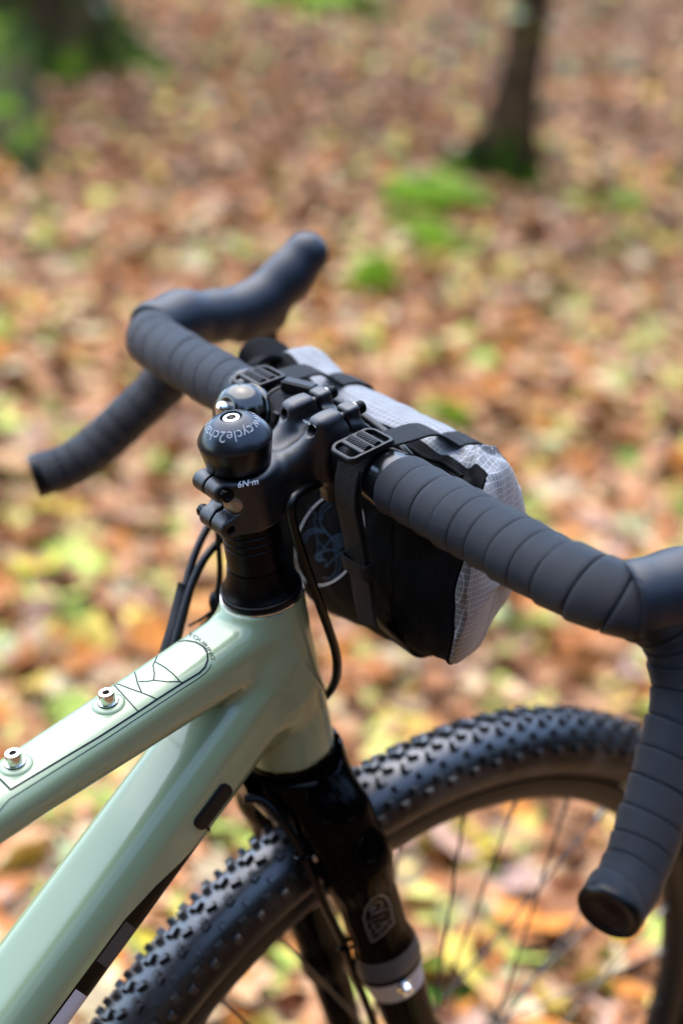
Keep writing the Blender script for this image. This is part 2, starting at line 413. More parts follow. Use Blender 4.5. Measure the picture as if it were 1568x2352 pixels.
FONT = bpy.data.curves.new('font_probe', 'FONT')
def text_mesh(s, size):
    c = bpy.data.curves.new('lettering', 'FONT'); c.body = s; c.size = size; c.resolution_u = 3
    o = bpy.data.objects.new('lettering', c); COL.objects.link(o); bpy.context.view_layer.update()
    me = o.evaluated_get(bpy.context.evaluated_depsgraph_get()).to_mesh()
    V = np.array([v.co[:] for v in me.vertices]); F = [tuple(p.vertices) for p in me.polygons]
    o.to_mesh_clear(); bpy.data.objects.remove(o); bpy.data.curves.remove(c)
    for _ in range(2):     # refine so that the letters can follow a curved surface
        V = list(map(tuple, V)); ed = {}; G = []
        def mid(a, b):
            k = (min(a, b), max(a, b))
            if k not in ed: ed[k] = len(V); V.append(tuple((np.array(V[a])+np.array(V[b]))/2))
            return ed[k]
        for f in F:
            for i in range(1, len(f)-1):
                a, b, d = f[0], f[i], f[i+1]; x, y, z = mid(a, b), mid(b, d), mid(d, a); G += [(a, x, z), (x, b, y), (z, y, d), (x, y, z)]
        F = G; V = np.array(V)
    return V, F

BIKE = empty('bicycle', (0, 0, 0), None, 'sage green drop-bar touring bicycle with black fork and taped handlebar', 'bicycle')

# ================================================================== BICYCLE: frame
TTS = math.atan(.2885); TTD = np.array([math.cos(TTS), 0, math.sin(TTS)]); TTU = np.array([-math.sin(TTS), 0, math.cos(TTS)])
TT0 = np.array([-.30, 0, .8128])
DTD = nrm([-.731, 0, -.682]); DTU = np.array([DTD[2], 0, -DTD[0]])*-1     # DTU points up-back, off the upper side of the tube
if DTU[2] < 0: DTU = -DTU
DT0 = np.array([-.2019, 0, .8135])
def f_top(p):
    q = p-TT0; u = q@TTD; v = q@TTU; y = p[:, 1]
    hv = np.clip(.0166+.035*u, .0135, .020)
    crown = .0022*(y/.02)**2*(v > 0)
    a = np.abs(y)-.0205+.0105; b = np.abs(v+crown*np.clip(v/.012, 0, 1))-hv+.0105
    d = np.hypot(np.maximum(a, 0), np.maximum(b, 0))+np.minimum(np.maximum(a, b), 0)-.0105
    return np.maximum(d, u-.085)
def f_down(p):
    q = p-DT0; u = q@DTD; v = q@DTU; y = p[:, 1]
    k = np.clip((u-.05)/.12, 0, 1)
    hy = .0255+.001*k; hv = .0262-.0012*k; r = .0165
    a = np.abs(y)-hy+r; b = np.abs(v)-hv+r
    d = np.hypot(np.maximum(a, 0), np.maximum(b, 0))+np.minimum(np.maximum(a, b), 0)-r
    # chamfer that gives the hydroformed crease along the tube
    d = smax(d, (np.abs(y)*.80+v*.60)-.0318, .0025)
    return np.maximum(d, -u)
def f_head(p):
    q = p-HB; t = q@AX; r = np.linalg.norm(q-t[:, None]*AX, axis=1)
    s = np.clip(t/HTL, 0, 1); R = .0288+(.0250-.0288)*(s*s*(3-2*s))
    x = r-R; y = np.abs(t-HTL/2)-HTL/2
    return np.minimum(np.maximum(x, y), 0)+np.hypot(np.maximum(x, 0), np.maximum(y, 0))
def f_frame(p):
    d = smin(f_top(p), f_down(p), .010)
    h = f_head(p); d = smin(d, h, .013)
    t = (p-HB)@AX
    return np.maximum(d, np.where(np.linalg.norm(p-HB-t[:, None]*AX, axis=1) < .045, np.maximum(-t, t-HTL), -1))
V, F = sdf_mesh(f_frame, (-.66, -.034, .34), (-.135, .034, .872), .0025)
q = V-DT0; al = q@DTD; vv = q@DTU
thr = np.interp(al, [.0, .105, .125, .15, .175, .3, .5], [-.06, -.020, -.0125, -.0045, .0005, .0015, .0015])
under = np.clip(.5+(thr-vv)*30 - np.clip((.10-al)*50, 0, 5), 0, 1)
FRAME = mesh_obj('frame', V, F, 'sage_paint', BIKE, attrs={'under': under, 'along': al})
# rear triangle tubes beyond the picture
ST_T = TT0+TTD*-.262; BBP = DT0+DTD*.65
def densify(px, step=5):
    px = np.asarray(px, float); out = []
    for a, b in zip(px[:-1], px[1:]):
        n = max(1, int(np.linalg.norm(b-a)/step)); out += [a+(b-a)*i/n for i in range(n)]
    out.append(px[-1]); return np.array(out)
def ink_line(f, px, w_, name, m, parent, off=.00015, step=5, pts=None, nn=None):
    P = hits(f, densify(px, step)) if pts is None else pts
    nn = gradient(f, P) if nn is None else nn; T = np.gradient(P, axis=0); T /= np.maximum(np.linalg.norm(T, axis=1, keepdims=True), 1e-9)
    sd = np.cross(nn, T); P = P+nn*off
    V = np.concatenate([P+sd*w_/2, P-sd*w_/2]); n = len(P)
    return mesh_obj(name, V, [(i, n+i, n+i+1, i+1) for i in range(n-1)], m, parent)
def pad(f, outline, h, name, m, parent, inset=.86, off=-.0003):
    """a raised pad whose outline lies on surface f"""
    o = np.asarray(outline, float); c = o.mean(0); n = len(o); P = hits(f, o); nn = gradient(f, P)
    Q = hits(f, c+(o-c)*inset); nq = gradient(f, Q); R_ = hits(f, c+(o-c)*.45); nr = gradient(f, R_)
    C_ = hit(f, c)[None]; nc = gradient(f, C_)
    V = np.concatenate([P+nn*off, P+nn*h*.7, Q+nq*h, R_+nr*h*1.05, C_+nc*h*1.05]); F = []
    for k in range(3): F += [(k*n+i, k*n+(i+1) % n, (k+1)*n+(i+1) % n, (k+1)*n+i) for i in range(n)]
    F += [(3*n+i, 3*n+(i+1) % n, 4*n) for i in range(n)]
    ctr = V.mean(0); a = V[F[0][0]], V[F[0][1]], V[F[0][2]]
    if np.cross(V[n+1]-V[n], V[2*n]-V[n])@nc[0] < 0: F = [t[::-1] for t in F]
    return mesh_obj(name, V, F, m, parent)
def stadium(a, b, r, n=10):
    a, b = np.asarray(a, float), np.asarray(b, float); d = nrm(b-a); s = np.array([-d[1], d[0]]); o = []
    for i in range(n+1):
        t = math.pi*i/n; o.append(b+r*(s*math.cos(t)+d*math.sin(t)))
    for i in range(n+1):
        t = math.pi*i/n; o.append(a+r*(-s*math.cos(t)-d*math.sin(t)))
    return np.array(o)
# rubber plug in the cable port, with its pull tab
PLUG = pad(f_frame, stadium((516, 1815), (461, 1889), 15.5), .0016, 'cable_port_plug', 'rubber', FRAME, inset=.9)
pad(f_frame, stadium((474, 1898), (479, 1905), 3.5, 5), .0008, 'pull_tab', 'rubber', PLUG)
# line art printed on the top tube
z8 = lambda *p: [(114.8+.2563*x, 1435.4+.2563*y) for x, y in p]
top = f_frame
ink_line(top, [(25, 1814), *z8((440, 1005), (790, 780), (960, 668), (1190, 520), (1340, 430), (1390, 380), (1415, 310), (1410, 250), (1380, 200), (1310, 155), (1220, 140), (1150, 150))], .0011, 'printed_line', 'dark_ink', FRAME)
ink_line(top, [(0, 1862), (22, 1836), *z8((530, 1005), (780, 838), (1190, 570), (1330, 480), (1395, 430), (1430, 385), (1447, 350))], .0005, 'printed_line', 'dark_ink', FRAME)
ink_line(top, [(0, 1789), (25, 1814)], .0012, 'printed_line', 'dark_ink', FRAME)
for pl in (((565, 525), (700, 675), (790, 775)), ((565, 525), (620, 533), (720, 572), (820, 606), (905, 640), (960, 668)), ((748, 398), (770, 450), (785, 520), (820, 600)),
           ((795, 508), (880, 505), (935, 496), (1050, 510), (1160, 508), (1192, 520)), ((962, 255), (955, 300), (925, 360), (938, 440), (930, 496)), ((942, 330), (1030, 380), (1110, 445), (1165, 505))):
    ink_line(top, z8(*pl), .0007, 'printed_line', 'dark_ink', FRAME)
ink_line(top, z8((-60, 915), (0, 880), (160, 770), (350, 635), (560, 520)), .0006, 'printed_line', 'dark_ink', FRAME, off=.0002)
def px_text(f, s, size_px, o, ex, ey, name, m, parent, off=.00018, arc=None, bold=0):
    """lettering laid on surface f: baseline origin and unit vectors given in picture coordinates, then dropped onto the surface"""
    V, F = text_mesh(s, 1.0); o = np.asarray(o, float); ex = np.asarray(ex, float); ey = np.asarray(ey, float)
    if arc is None: px = o+V[:, :1]*ex*size_px+V[:, 1:2]*ey*size_px
    else:
        px = np.array([arc(x, y) for x, y in V[:, :2]])
    P = hits(f, px); nn = gradient(f, P)
    return mesh_obj(name, P+nn*.00022, F, m, parent, smooth=False)
px_text(top, '920', 1, z8((1066, 262))[0], (19*1.05, 11.5*1.05), (17, -21), 'model_number', 'white_ink', FRAME)
def tour_arc(x, y):
    c = np.array(z8((1235, 300))[0]); t = -1.42+x*.30
    r0 = 1+.24+y*.34; a = np.array([44., 6.])*r0; b_ = np.array([6., 42.])*r0
    return c+a*math.cos(t)+b_*math.sin(t)
px_text(top, 'TOURING', 1, None, (1, 0), (0, 1), 'lettering', 'dark_ink', FRAME, arc=tour_arc)
# bottle-cage style bolts on the top tube
def hexbolt(o, a, r, h, name, m, parent, socket=.5, washer=0, dep=.6, hole='steel_dark'):
    x, y, a = basis(a)
    prof = []
    if washer: prof += [(washer, 0), (washer, .0012), (r, .0012)]
    else: prof += [(r, 0)]
    prof += [(r, h*.86), (r*.9, h), (r*socket*1.12, h), (r*socket*1.08, h*.97)]
    g = lathe(prof, o, a, 28, bas=(x, y, a))
    b = part(name, g, m, parent)
    hx = []
    for k in range(6): t = math.pi/3*k; hx.append((math.cos(t), math.sin(t)))
    R = r*socket*1.12; V = [np.asarray(o)+a*h*.985+R*(x*c+y*s) for c, s in hx]+[np.asarray(o)+a*h*(1-dep)+R*.9*(x*c+y*s) for c, s in hx]
    F = [(i, 6+i, 6+(i+1) % 6, (i+1) % 6) for i in range(6)]+[tuple(range(6, 12))]
    s_ = mesh_obj('hex_socket', V, F, hole, b, smooth=False); return b
for uv in ((250, 1617), (37, 1757)):
    P = hit(f_frame, uv); nn = gradient(f_frame, P[None])[0]; nn = nrm(nn*.6+TTU*.4)
    g = lathe([(.0098, -.0006), (.0092, .0005), (.0078, .0011), (.006, .0012)], P, nn, 36)
    part('boss', g, 'sage_paint', FRAME, attrs={'under': np.zeros(len(g[0])), 'along': np.zeros(len(g[0]))})
    hexbolt(P+nn*.0008, nn, .0046, .0076, 'bolt', 'silver', FRAME, socket=.44, washer=.0054)
# ================================================================== headset, spacers, stem
part('headset_cover', lathe([(.0150, .0008), (.0246, .0008), (.0249, .0022), (.0246, .0048), (.0236, .0054), (.0238, .0064), (.0232, .0072), (.0222, .0085), (.0208, .011), (.0196, .0145), (.0187, .0185), (.0182, .0225), (.0150, .0225)], HT, AX, 96), 'spacer_black', BIKE)
part('head_tube_rim', lathe([(.0246, .0002), (.0253, .0002), (.0253, .0009), (.0246, .0009)], HT, AX, 96, closed=True), 'silver', FRAME)
part('headset_lower_ring', lathe([(.0275, -.0004), (.0288, -.0004), (.0292, -.003), (.0290, -.0056), (.0275, -.0058)], HB, AX, 96), 'gloss_black', BIKE)
for t0, t1 in ((.0226, .0387), (.0391, .0437), (.0441, .0487), (.0491, .0538)):
    part('spacer', lathe([(.0145, t0), (.0171, t0), (.0175, t0+.0004), (.0175, t1-.0004), (.0171, t1), (.0145, t1)], HT, AX, 72), 'spacer_black', BIKE)
ZX, ZT = .0621, .0754       # bar centre in the steering frame
def f_stembody(p):
    X, Y, T = p[:, 0], p[:, 1], p[:, 2]
    d = s_cyl(p, (0, 0, .0541), (0, 0, .0893), .0203, .0028)
    # tapering arm
    k = np.clip(X/ZX, 0, 1); cz = .0718+(ZT+.0006-.0718)*k
    hy = .0158+.0052*k**1.6; hz = .0142-.0006*k
    a = np.abs(Y)-hy+.008; b = np.abs(T-cz)-hz+.008
    arm = np.hypot(np.maximum(a, 0), np.maximum(b, 0))+np.minimum(np.maximum(a, b), 0)-.008
    arm = np.maximum(arm, np.maximum(-X, X-.058))
    d = smin(d, arm, .010)
    cl = s_cyl(p, (ZX, -.0222, ZT), (ZX, .0222, ZT), .0208, .003); d = smin(d, cl, .006)
    for sy in (-1, 1):
        for sz in (-1, 1):
            hn = s_box(p, (.0535, sy*.0138, ZT+sz*.0215), (.0088, .0058, .0078), .0032)
            d = smin(d, hn, .0055)
    for sy in (-1, 1):     # ramps that carry the arm up into the horns
        d = smin(d, s_cone(p, (.030, sy*.0105, .0862), (.0530, sy*.0138, ZT+.0205), .0040, .0062), .009)
    # rear pinch ears
    for tz in (.0848, .0606):
        d = smin(d, s_cyl(p, (-.0198, -.0128, tz), (-.0198, .0128, tz), .0062, .0022), .004)
    return d
def f_stem(p):
    d = f_stembody(p); X, Y, T = p[:, 0], p[:, 1], p[:, 2]
    d = smax(d, -s_cyl(p, (0, 0, .04), (0, 0, .1), .0144), .0006)
    d = np.maximum(d, -s_cyl(p, (ZX, -.05, ZT), (ZX, .05, ZT), .0160))
    d = smax(d, -np.maximum(np.abs(Y)-.0008, X+.010), .0006)
    d = smax(d, -s_box(p, (-.024, 0, .0727), (.0095, .03, .0048), .003), .0015)
    d = smax(d, -(np.linalg.norm((p-np.array([-.0175, -.0125, .0745]))/np.array([1, 1, 1.0]), axis=1)-.0068), .0015)
    for sy in (-1, 1): d = smax(d, -s_cyl(p, (.02, sy*.0138, ZT+.0235), (.0525, sy*.0138, ZT+.0235), .0031), .0008)
    d = smax(d, -s_cyl(p, (-.0198, -.03, .0606), (-.0198, -.0085, .0606), .0026), .0008)
    # clear the saddle between the two horns
    d = smax(d, -s_box(p, (.058, 0, ZT+.0225), (.014, .0072, .0062), .004), .002)
    return smax(d, X-(ZX+.0012), .0008)
V, F = sdf_mesh(f_stem, (-.032, -.026, .050), (.068, .026, .108), .00085)
STEM = mesh_obj('stem', Sw(V), F, 'satin_black', BIKE)
def f_plate(p):
    X, Y, T = p[:, 0], p[:, 1], p[:, 2]
    d = s_cyl(p, (ZX, -.0222, ZT), (ZX, .0222, ZT), .0212, .003)
    d = smax(d, -s_box(p, (ZX+.02, 0, ZT), (.03, .008, .012), .004), .003)
    for sy in (-1, 1):
        for sz in (-1, 1):
            d = smin(d, s_box(p, (ZX+.0075, sy*.0138, ZT+sz*.0222), (.0048, .0060, .0066), .0022), .004)
    d = np.maximum(d, -s_cyl(p, (ZX, -.05, ZT), (ZX, .05, ZT), .0160))
    return smax(d, (ZX+.0026)-X, .0008)
V, F = sdf_mesh(f_plate, (.060, -.026, .042), (.092, .026, .110), .0010)
PLATE = mesh_obj('stem_faceplate', Sw(V), F, 'satin_black', BIKE)
for sy in (-1, 1):
    for sz in (-1, 1):
        zc = ZT+sz*.0235; a = FX
        hexbolt(Sw((ZX+.0118, sy*.0138, zc)), a, .0039, .0062, 'bolt', 'steel_dark' if False else 'gloss_black', PLATE, socket=.55, hole='black_hole')
        part('bolt_shank', lathe([(.0024, 0), (.0024, .012)], Sw((ZX-.004, sy*.0138, zc)), a, 14), 'steel_dark', PLATE)
        part('washer', lathe([(.0024, 0), (.0048, 0), (.0048, .0008), (.0024, .0008)], Sw((ZX+.0114, sy*.0138, zc)), a, 24), 'steel_dark', PLATE)
hexbolt(Sw((-.0198, -.0126, .0848)), -LY, .0040, .0042, 'pinch_bolt', 'gloss_black', STEM, socket=.6, hole='black_hole')
hexbolt(Sw((-.0198, .0126, .0606)), LY, .0040, .0060, 'pinch_bolt', 'gloss_black', STEM, socket=.6, hole='black_hole')
part('steerer', lathe([(.0, .03), (.0143, .03), (.0143, .0892), (.0, .0892)], HT, AX, 48), mat('steerer_grey', (.28, .25, .22), .38, .85), BIKE)
part('threaded_insert', lathe([(.0, -.001), (.0062, -.001), (.0060, .0009), (.0045, .0022), (.002, .0028), (0, .0029)], Sw((-.0142, -.0108, .0745)), nrm(-.75*FX-.62*LY), 28), 'steerer_grey', STEM)
def f_stem_w(P): return f_stem(toS(P))
px_text(f_stem_w, '6N·m', 21, (545.5, 1121), (1, -.19), (.03, -1), 'torque_lettering', 'white_ink', STEM)
px_text(f_stem_w, '6N·m', 15, (696.5, 969), (.86, .40), (-.25, -.72), 'torque_lettering', 'white_ink', STEM)

# ================================================================== bells
BELL = empty('bell', Sw((0, 0, .0895)), BIKE)
bx = (FX, LY, AX); b0 = Sw((0, 0, 0))
def rel(name, geo, m, parent, root, **k):
    o = mesh_obj(name, geo[0]-np.asarray(root), geo[1], m, parent, **k); return o
R0 = Sw((0, 0, .0895))
def bellgeo(prof, n=96):   # local z is the bell axis, so the brushed finish turns around it
    th = np.linspace(0, 2*math.pi, n, endpoint=False); V = np.array([(max(r, 1e-5)*math.cos(t), max(r, 1e-5)*math.sin(t), h) for r, h in prof for t in th])
    return V, [f[::-1] for f in grid_faces(len(prof), n, cv=True)]
MB = Matrix(((FX[0], LY[0], AX[0], R0[0]), (FX[1], LY[1], AX[1], R0[1]), (FX[2], LY[2], AX[2], R0[2]), (0, 0, 0, 1)))
BELL.location = (0, 0, 0); BELL.matrix_local = MB
DOME = [(.0215, .0180), (.0214, .0189), (.0208, .0203), (.0196, .0222), (.0180, .0243), (.0160, .0265), (.0136, .0286), (.0110, .0303), (.0085, .0314), (.0070, .0319), (.0064, .0320), (.0061, .0317)]
DB = 0.0
part('mount_base', bellgeo([(.0, .0002), (.0142, .0002), (.0150, .0010), (.0150, .0028), (.0135, .0034), (0, .0034)]), 'black_plastic', BELL)
part('bell_skirt', bellgeo([(.0150, .0046), (.0183, .0028), (.0188, .0032), (.0214, .0172), (.0215, .0180)]), mat('bell_skirt', (.004, .004, .0045), .3, spec=.25), BELL)
bd = part('bell_dome', bellgeo(DOME+[(.0058, .0290), (.0, .0290)]), 'bell_black', BELL)
SCREW = hexbolt((0, 0, .0291), (0, 0, 1), .0049, .0027, 'screw', 'silver', BELL, socket=.52, hole='steel_dark', dep=.8)
def dome_z(r):
    pr = sorted(DOME); return np.interp(r, [a for a, _ in pr], [b for _, b in pr])
cdir = CAM-HT; caz = math.atan2(cdir@LY, cdir@FX)
V, F = text_mesh('www.cycle2charge.de', .0080)
a0 = caz+2.26; rb = .0124
P = []
for x, y, _ in V:
    t = a0-x/.0136; r = rb+y*.9; nr = .0001; P.append((r*math.cos(t), r*math.sin(t), dome_z(r)+.00012))
mesh_obj('lettering', P, F, 'grey_bell_ink' if 'grey_bell_ink' in MATS else mat('grey_bell_ink', (.20, .215, .23), .5), BELL, smooth=False)
# second bell on the bar
B2 = empty('brass_bell', (0, 0, 0), BIKE)
a2 = nrm(-FW*.74-RT*.64+UP*.10); c2 = Bw((-.0260, .0490, .0035))-a2*.006-RT*.0055+UP*.002
pr = [(a*1.14, b*1.14) for a, b in [(.0158, -.0030), (.0164, -.0024), (.0164, -.0006), (.0157, 0), (.0161, .0012), (.0160, .004), (.0153, .0072), (.0138, .0104), (.0114, .0131), (.0086, .0149), (.0068, .0156), (.0060, .0154), (0, .0152)]]
part('bell_dome', lathe(pr, c2, a2, 72), 'bell_chrome', B2)
part('button', lathe([(.0044, .0), (.0044, .0035), (.0036, .0052), (.002, .006), (0, .0062)], c2+a2*.0172, a2, 32), 'silver', B2)
part('clapper_arm', tube([c2-a2*.003, c2-a2*.007-UH*.004, c2-a2*.012-UH*.010], .0022, 10), 'black_plastic', B2)
rc = Bw((0, .0535, 0)); part('clamp_ring', lathe([(.0160, -.0045), (.0182, -.0045), (.0186, -.003), (.0186, .003), (.0182, .0045), (.0160, .0045)], rc, LY, 48), 'black_plastic', B2)
part('mount_post', tube([rc+nrm(c2-rc)*.017, c2-a2*.004], [.005, .004], 14), 'black_plastic', B2)
part('tension_lever', rbox(Bw((-.014, .030, .010)), (FH, LY, UH), (.006, .003, .0015), .0008), 'black_plastic', B2, smooth=False)

# ================================================================== handlebar
HBAR = empty('handlebar', Bw((0, 0, 0)), BIKE); HBAR.location = (0, 0, 0)
half = [(0, 0, 0), (0, .04, 0), (0, .08, 0), (.0005, .13, 0), (.002, .18, -.0005), (.006, .208, -.001), (.0165, .2265, -.0028), (.032, .2345, -.0075), (.0435, .2395, -.018), (.0485, .2455, -.033), (.0455, .2545, -.051), (.0290, .2660, -.0765), (.0085, .2785, -.1050), (-.0080, .2872, -.1205), (-.0295, .2950, -.1295)]
def side_path(sg, n=14): return catmull([(a, sg*b, c) for a, b, c in half], n)
for_bar = catmull([(a, -b, c) for a, b, c in half[:0:-1]]+half, 6)
sp = [i for i in range(len(for_bar))]
rb_ = np.interp(np.abs(for_bar[:, 1]), [0, .045, .08, .16, .3], [.0159, .0159, .0142, .0120, .0119])
part('bar', tube(Bw(for_bar), rb_, 28), 'satin_black', HBAR)
def tape(sg, y0, r_in, r_out, pitch):
    P = Bw(side_path(sg)); Pe = P[-1].copy(); P = np.vstack([P, P[-1]+nrm(P[-1]-P[-2])*np.linspace(.003, .018, 6)[:, None]]); s = np.concatenate([[0], np.cumsum(np.linalg.norm(np.diff(P, axis=0), axis=1))])
    T, A, B = frames(P, up=FH); L = s[-7]; s0 = y0
    nt_ = 44; W = np.array([0, .025, .06, .14, .3, .55, .8, .94, .975, 1.0]); H = np.array([-.0015, .0003, .0009, .0011, .0009, .0006, .0004, .0002, -.0003, -.0015]) if sg < 0 else np.array([-.0005, .0001, .0004, .0006, .0006, .0005, .0004, .0002, 0, -.0005])
    turns = (L-s0+.011)/pitch; th = np.arange(0, turns*2*math.pi, 2*math.pi/nt_)
    if sg > 0: W, H = 1-W, H
    tt, ww = np.meshgrid(th, W, indexing='ij'); hh = np.broadcast_to(H, tt.shape)
    ss = np.clip(s0+pitch*(tt/(2*math.pi)-1+ww)+.0016*np.sin((tt+2*math.pi*ww)*.13+sg)+.0009*np.sin((tt+2*math.pi*ww)*.31), s0-.002, L-.0005)
    ip = lambda Q: np.stack([np.interp(ss, s, Q[:, k]) for k in range(3)], -1)
    R = np.interp(ss, [s0, s0+.05, .22, .27, .31, L], [r_in, r_in+.0005, r_in+.0006, r_in-.0002, r_out+.0008, r_out])+.00025*np.sin(tt*.37+sg)+.0002*np.sin(tt*1.7)
    V = (ip(P)+(R+hh)[..., None]*(np.cos(sg*tt)[..., None]*ip(A)+np.sin(sg*tt)[..., None]*ip(B))).reshape(-1, 3)
    uv = np.stack([tt*.017, ww*pitch], -1).reshape(-1, 2)
    n, m = len(th), len(W); F = grid_faces(n, m)
    if sg > 0: F = F
    else: F = [f[::-1] for f in F]
    o = mesh_obj('bar_tape', V, [f[::-1] for f in F], 'bar_tape', HBAR, uv=uv)
    # end plug
    e = Pe; d = T[-1]; g = lathe([(r_out-.001, -.004), (r_out+.0004, -.0022), (r_out+.0012, -.0006), (r_out+.0011, .0012), (r_out-.0002, .0026), (r_out-.0032, .0022), (r_out-.0046, .0008), (.005, .0005), (.0035, .0012), (0, .0013)], e, d, 48)
    part('end_plug', g, 'plug_black' if 'plug_black' in MATS else mat('plug_black', (.002, .002, .0025), .25, spec=.2), HBAR)
    return o
tape(-1, .0690, .0178, .0157, .0158)
tape(1, .0860, .0178, .0157, .0158)
for sg, ya, yb in ((-1, .046, .0745), (1, .062, .090)):
    pr = [(.0158, ya), (.0164, ya+.0005), (.0168, ya+.006), (.0176, ya+.014), (.0186, yb-.003), (.0184, yb)]
    g = lathe(pr, Bw((0, 0, 0)), sg*LY, 56); part('finishing_tape', g, 'finish_tape', HBAR)
# brake hoods and levers
for sg in (1, -1):
    BL = empty('brake_lever', (0, 0, 0), BIKE)
    ch = [((.021, .2315, .0000), .0205), ((.045, .2375, .0042), .0194), ((.075, .2395, .0042), .0174), ((.100, .2405, .0075), .0168), ((.118, .2405, .0150), .0168), ((.135, .2400, .0300), .0168), ((.150, .2395, .0480), .0166)]
    ch = [(np.array([a, sg*b, c]), r) for (a, b, c), r in ch]
    def f_hood(p):
        d = None
        for (a, ra), (b, rb) in zip(ch[:-1], ch[1:]):
            v = s_cone(p, a, b, ra, rb); d = v if d is None else smin(d, v, .009)
        d = smin(d, s_cone(p, ch[3][0]+np.array([0, 0, -.010]), ch[4][0]+np.array([.006, 0, -.014]), .0145, .0125), .010)
        d = smax(d, (p-ch[0][0])@nrm([-.82, -sg*.32, -.18])-.0065, .002)
        return d
    m_ = np.array([c[0] for c in ch]); V, F = sdf_mesh(f_hood, m_.min(0)-.026, m_.max(0)+.026, .0022)
    part('hood', (Bw(V), F), 'hood_rubber', BL)
    bl = catmull([(.122, sg*.2400, .000), (.128, sg*.2415, -.022), (.123, sg*.2445, -.055), (.112, sg*.2485, -.088), (.110, sg*.2520, -.112)], 8)
    g, uv = ribbon(Bw(bl), LY, .013, .006); part('blade', g, 'satin_black', BL)

# ================================================================== fork
axS = toS(AXLE[None])[0]; CT = -HTL-.006
def f_fork(p):
    X, Y, T = p[:, 0], p[:, 1], p[:, 2]
    d = s_cone(p, (0, 0, CT-.004), (.002, 0, CT-.030), .0268, .0230)
    d = np.minimum(d, s_cyl(p, (0, 0, CT-.012), (0, 0, CT-.0002), .0286, .003))
    for sy in (-1, 1):
        pts = [((.001, sy*.010, CT-.016), .0235), ((.003, sy*.037, CT-.036), .0225), ((.006, sy*.0500, CT-.068), .0215), ((.016, sy*.0545, CT-.16), .0205), ((.030, sy*.0575, CT-.26), .0170), ((axS[0]-.004, sy*.0600, axS[2]+.012), .0125)]
        q = None
        for (a, ra), (b, rb) in zip(pts[:-1], pts[1:]):
            a = np.array(a); b = np.array(b); sc = np.array([1, 1/.74, 1]); 
            v = s_cone(p*sc, a*sc, b*sc, ra, rb)*.8; q = v if q is None else smin(q, v, .012)
        d = smin(d, q, .026)
    # room for the tyre under the crown
    rr = np.hypot(X-axS[0], T-axS[2]); tyre = np.hypot(rr-.338, Y)-.0345
    d = smax(d, -np.where(rr > .30, tyre, np.abs(Y)-.0345), .004)
    return np.maximum(d, T-CT)
V, F = sdf_mesh(f_fork, (-.032, -.082, axS[2]-.004), (.075, .082, CT+.002), .003)
FORK = mesh_obj('fork', Sw(V), F, 'gloss_black', BIKE)
def f_fork_w(P): return f_fork(toS(P))
# painted bands on each leg
def band(sy, t0, t1, name, m):
    rows = []; ts = np.linspace(t0, t1, 6); n = 40
    for t in ts:
        k = np.interp(t, [axS[2]+.012, CT-.26, CT-.16, CT-.068], [0, 1, 2, 3]); cx = np.interp(t, [axS[2]+.012, CT-.26, CT-.16, CT-.068], [axS[0]-.004, .030, .016, .006]); cy = sy*np.interp(t, [axS[2]+.012, CT-.26, CT-.16], [.06, .0575, .0545])
        for j in range(n):
            a = 2*math.pi*j/n; p = np.array([cx+.03*math.cos(a), cy+.03*math.sin(a), t])
            lo_, hi_ = 0., .045
            for _ in range(22):
                md = (lo_+hi_)/2; v = f_fork(np.array([[cx+md*math.cos(a), cy+md*math.sin(a), t]]))[0]
                if v < 0: lo_ = md
                else: hi_ = md
            p = np.array([cx+lo_*math.cos(a), cy+lo_*math.sin(a), t]); rows.append(p+.0003*np.array([math.cos(a), math.sin(a), 0]))
    g = (Sw(np.array(rows)), [f[::-1] for f in grid_faces(len(ts), n, cv=True)])
    part(name, g, m, FORK)
for sy in (-1, 1):
    band(sy, CT-.1445, CT-.1615, 'band', 'dark_band'); band(sy, CT-.1665, CT-.188, 'band', 'grey_band')
P = hit(f_fork_w, (925, 2262)); nn = gradient(f_fork_w, P[None])[0]
for du in (0, 1):
    pass
hexbolt(P+nn*.0003, nn, .0042, .0065, 'bolt', 'silver', FORK, socket=.5, washer=.0052)
# emblem on the right leg
c7 = lambda *p: [(488+.3296*x, 1722.5+.3296*y) for x, y in p]
ink_line(f_fork_w, c7((1065, 1110), (1052, 1170), (1080, 1260), (1112, 1340), (1180, 1290), (1265, 1205), (1250, 1140), (1235, 1070), (1205, 1020), (1160, 1010), (1110, 1040), (1065, 1110)), .0016, 'emblem_line', 'ghost_ink', FORK, step=4)
for pl in (((1090, 1165), (1205, 1110), (1225, 1105)), ((1075, 1195), (1140, 1180), (1200, 1150)), ((1095, 1270), (1130, 1215), (1195, 1200)), ((1112, 1300), (1170, 1230), (1240, 1170)), ((1100, 1200), (1160, 1280), (1200, 1200), (1235, 1225))):
    ink_line(f_fork_w, c7(*pl), .0008, 'emblem_line', 'ghost_ink', FORK, step=4)
ink_line(f_fork_w, c7(*[(1138+46*math.cos(t)*.9-14*math.sin(t), 1095-30*math.cos(t)*.9-30*math.sin(t)) for t in np.linspace(0, 2*math.pi, 18)]), .0011, 'emblem_line', 'ghost_ink', FORK, step=4)
px_text(f_fork_w, '920', 8.5, c7((1108, 1118))[0], (.88, -.48), (-.35, -.85), 'emblem_number', 'grey_ink', FORK)
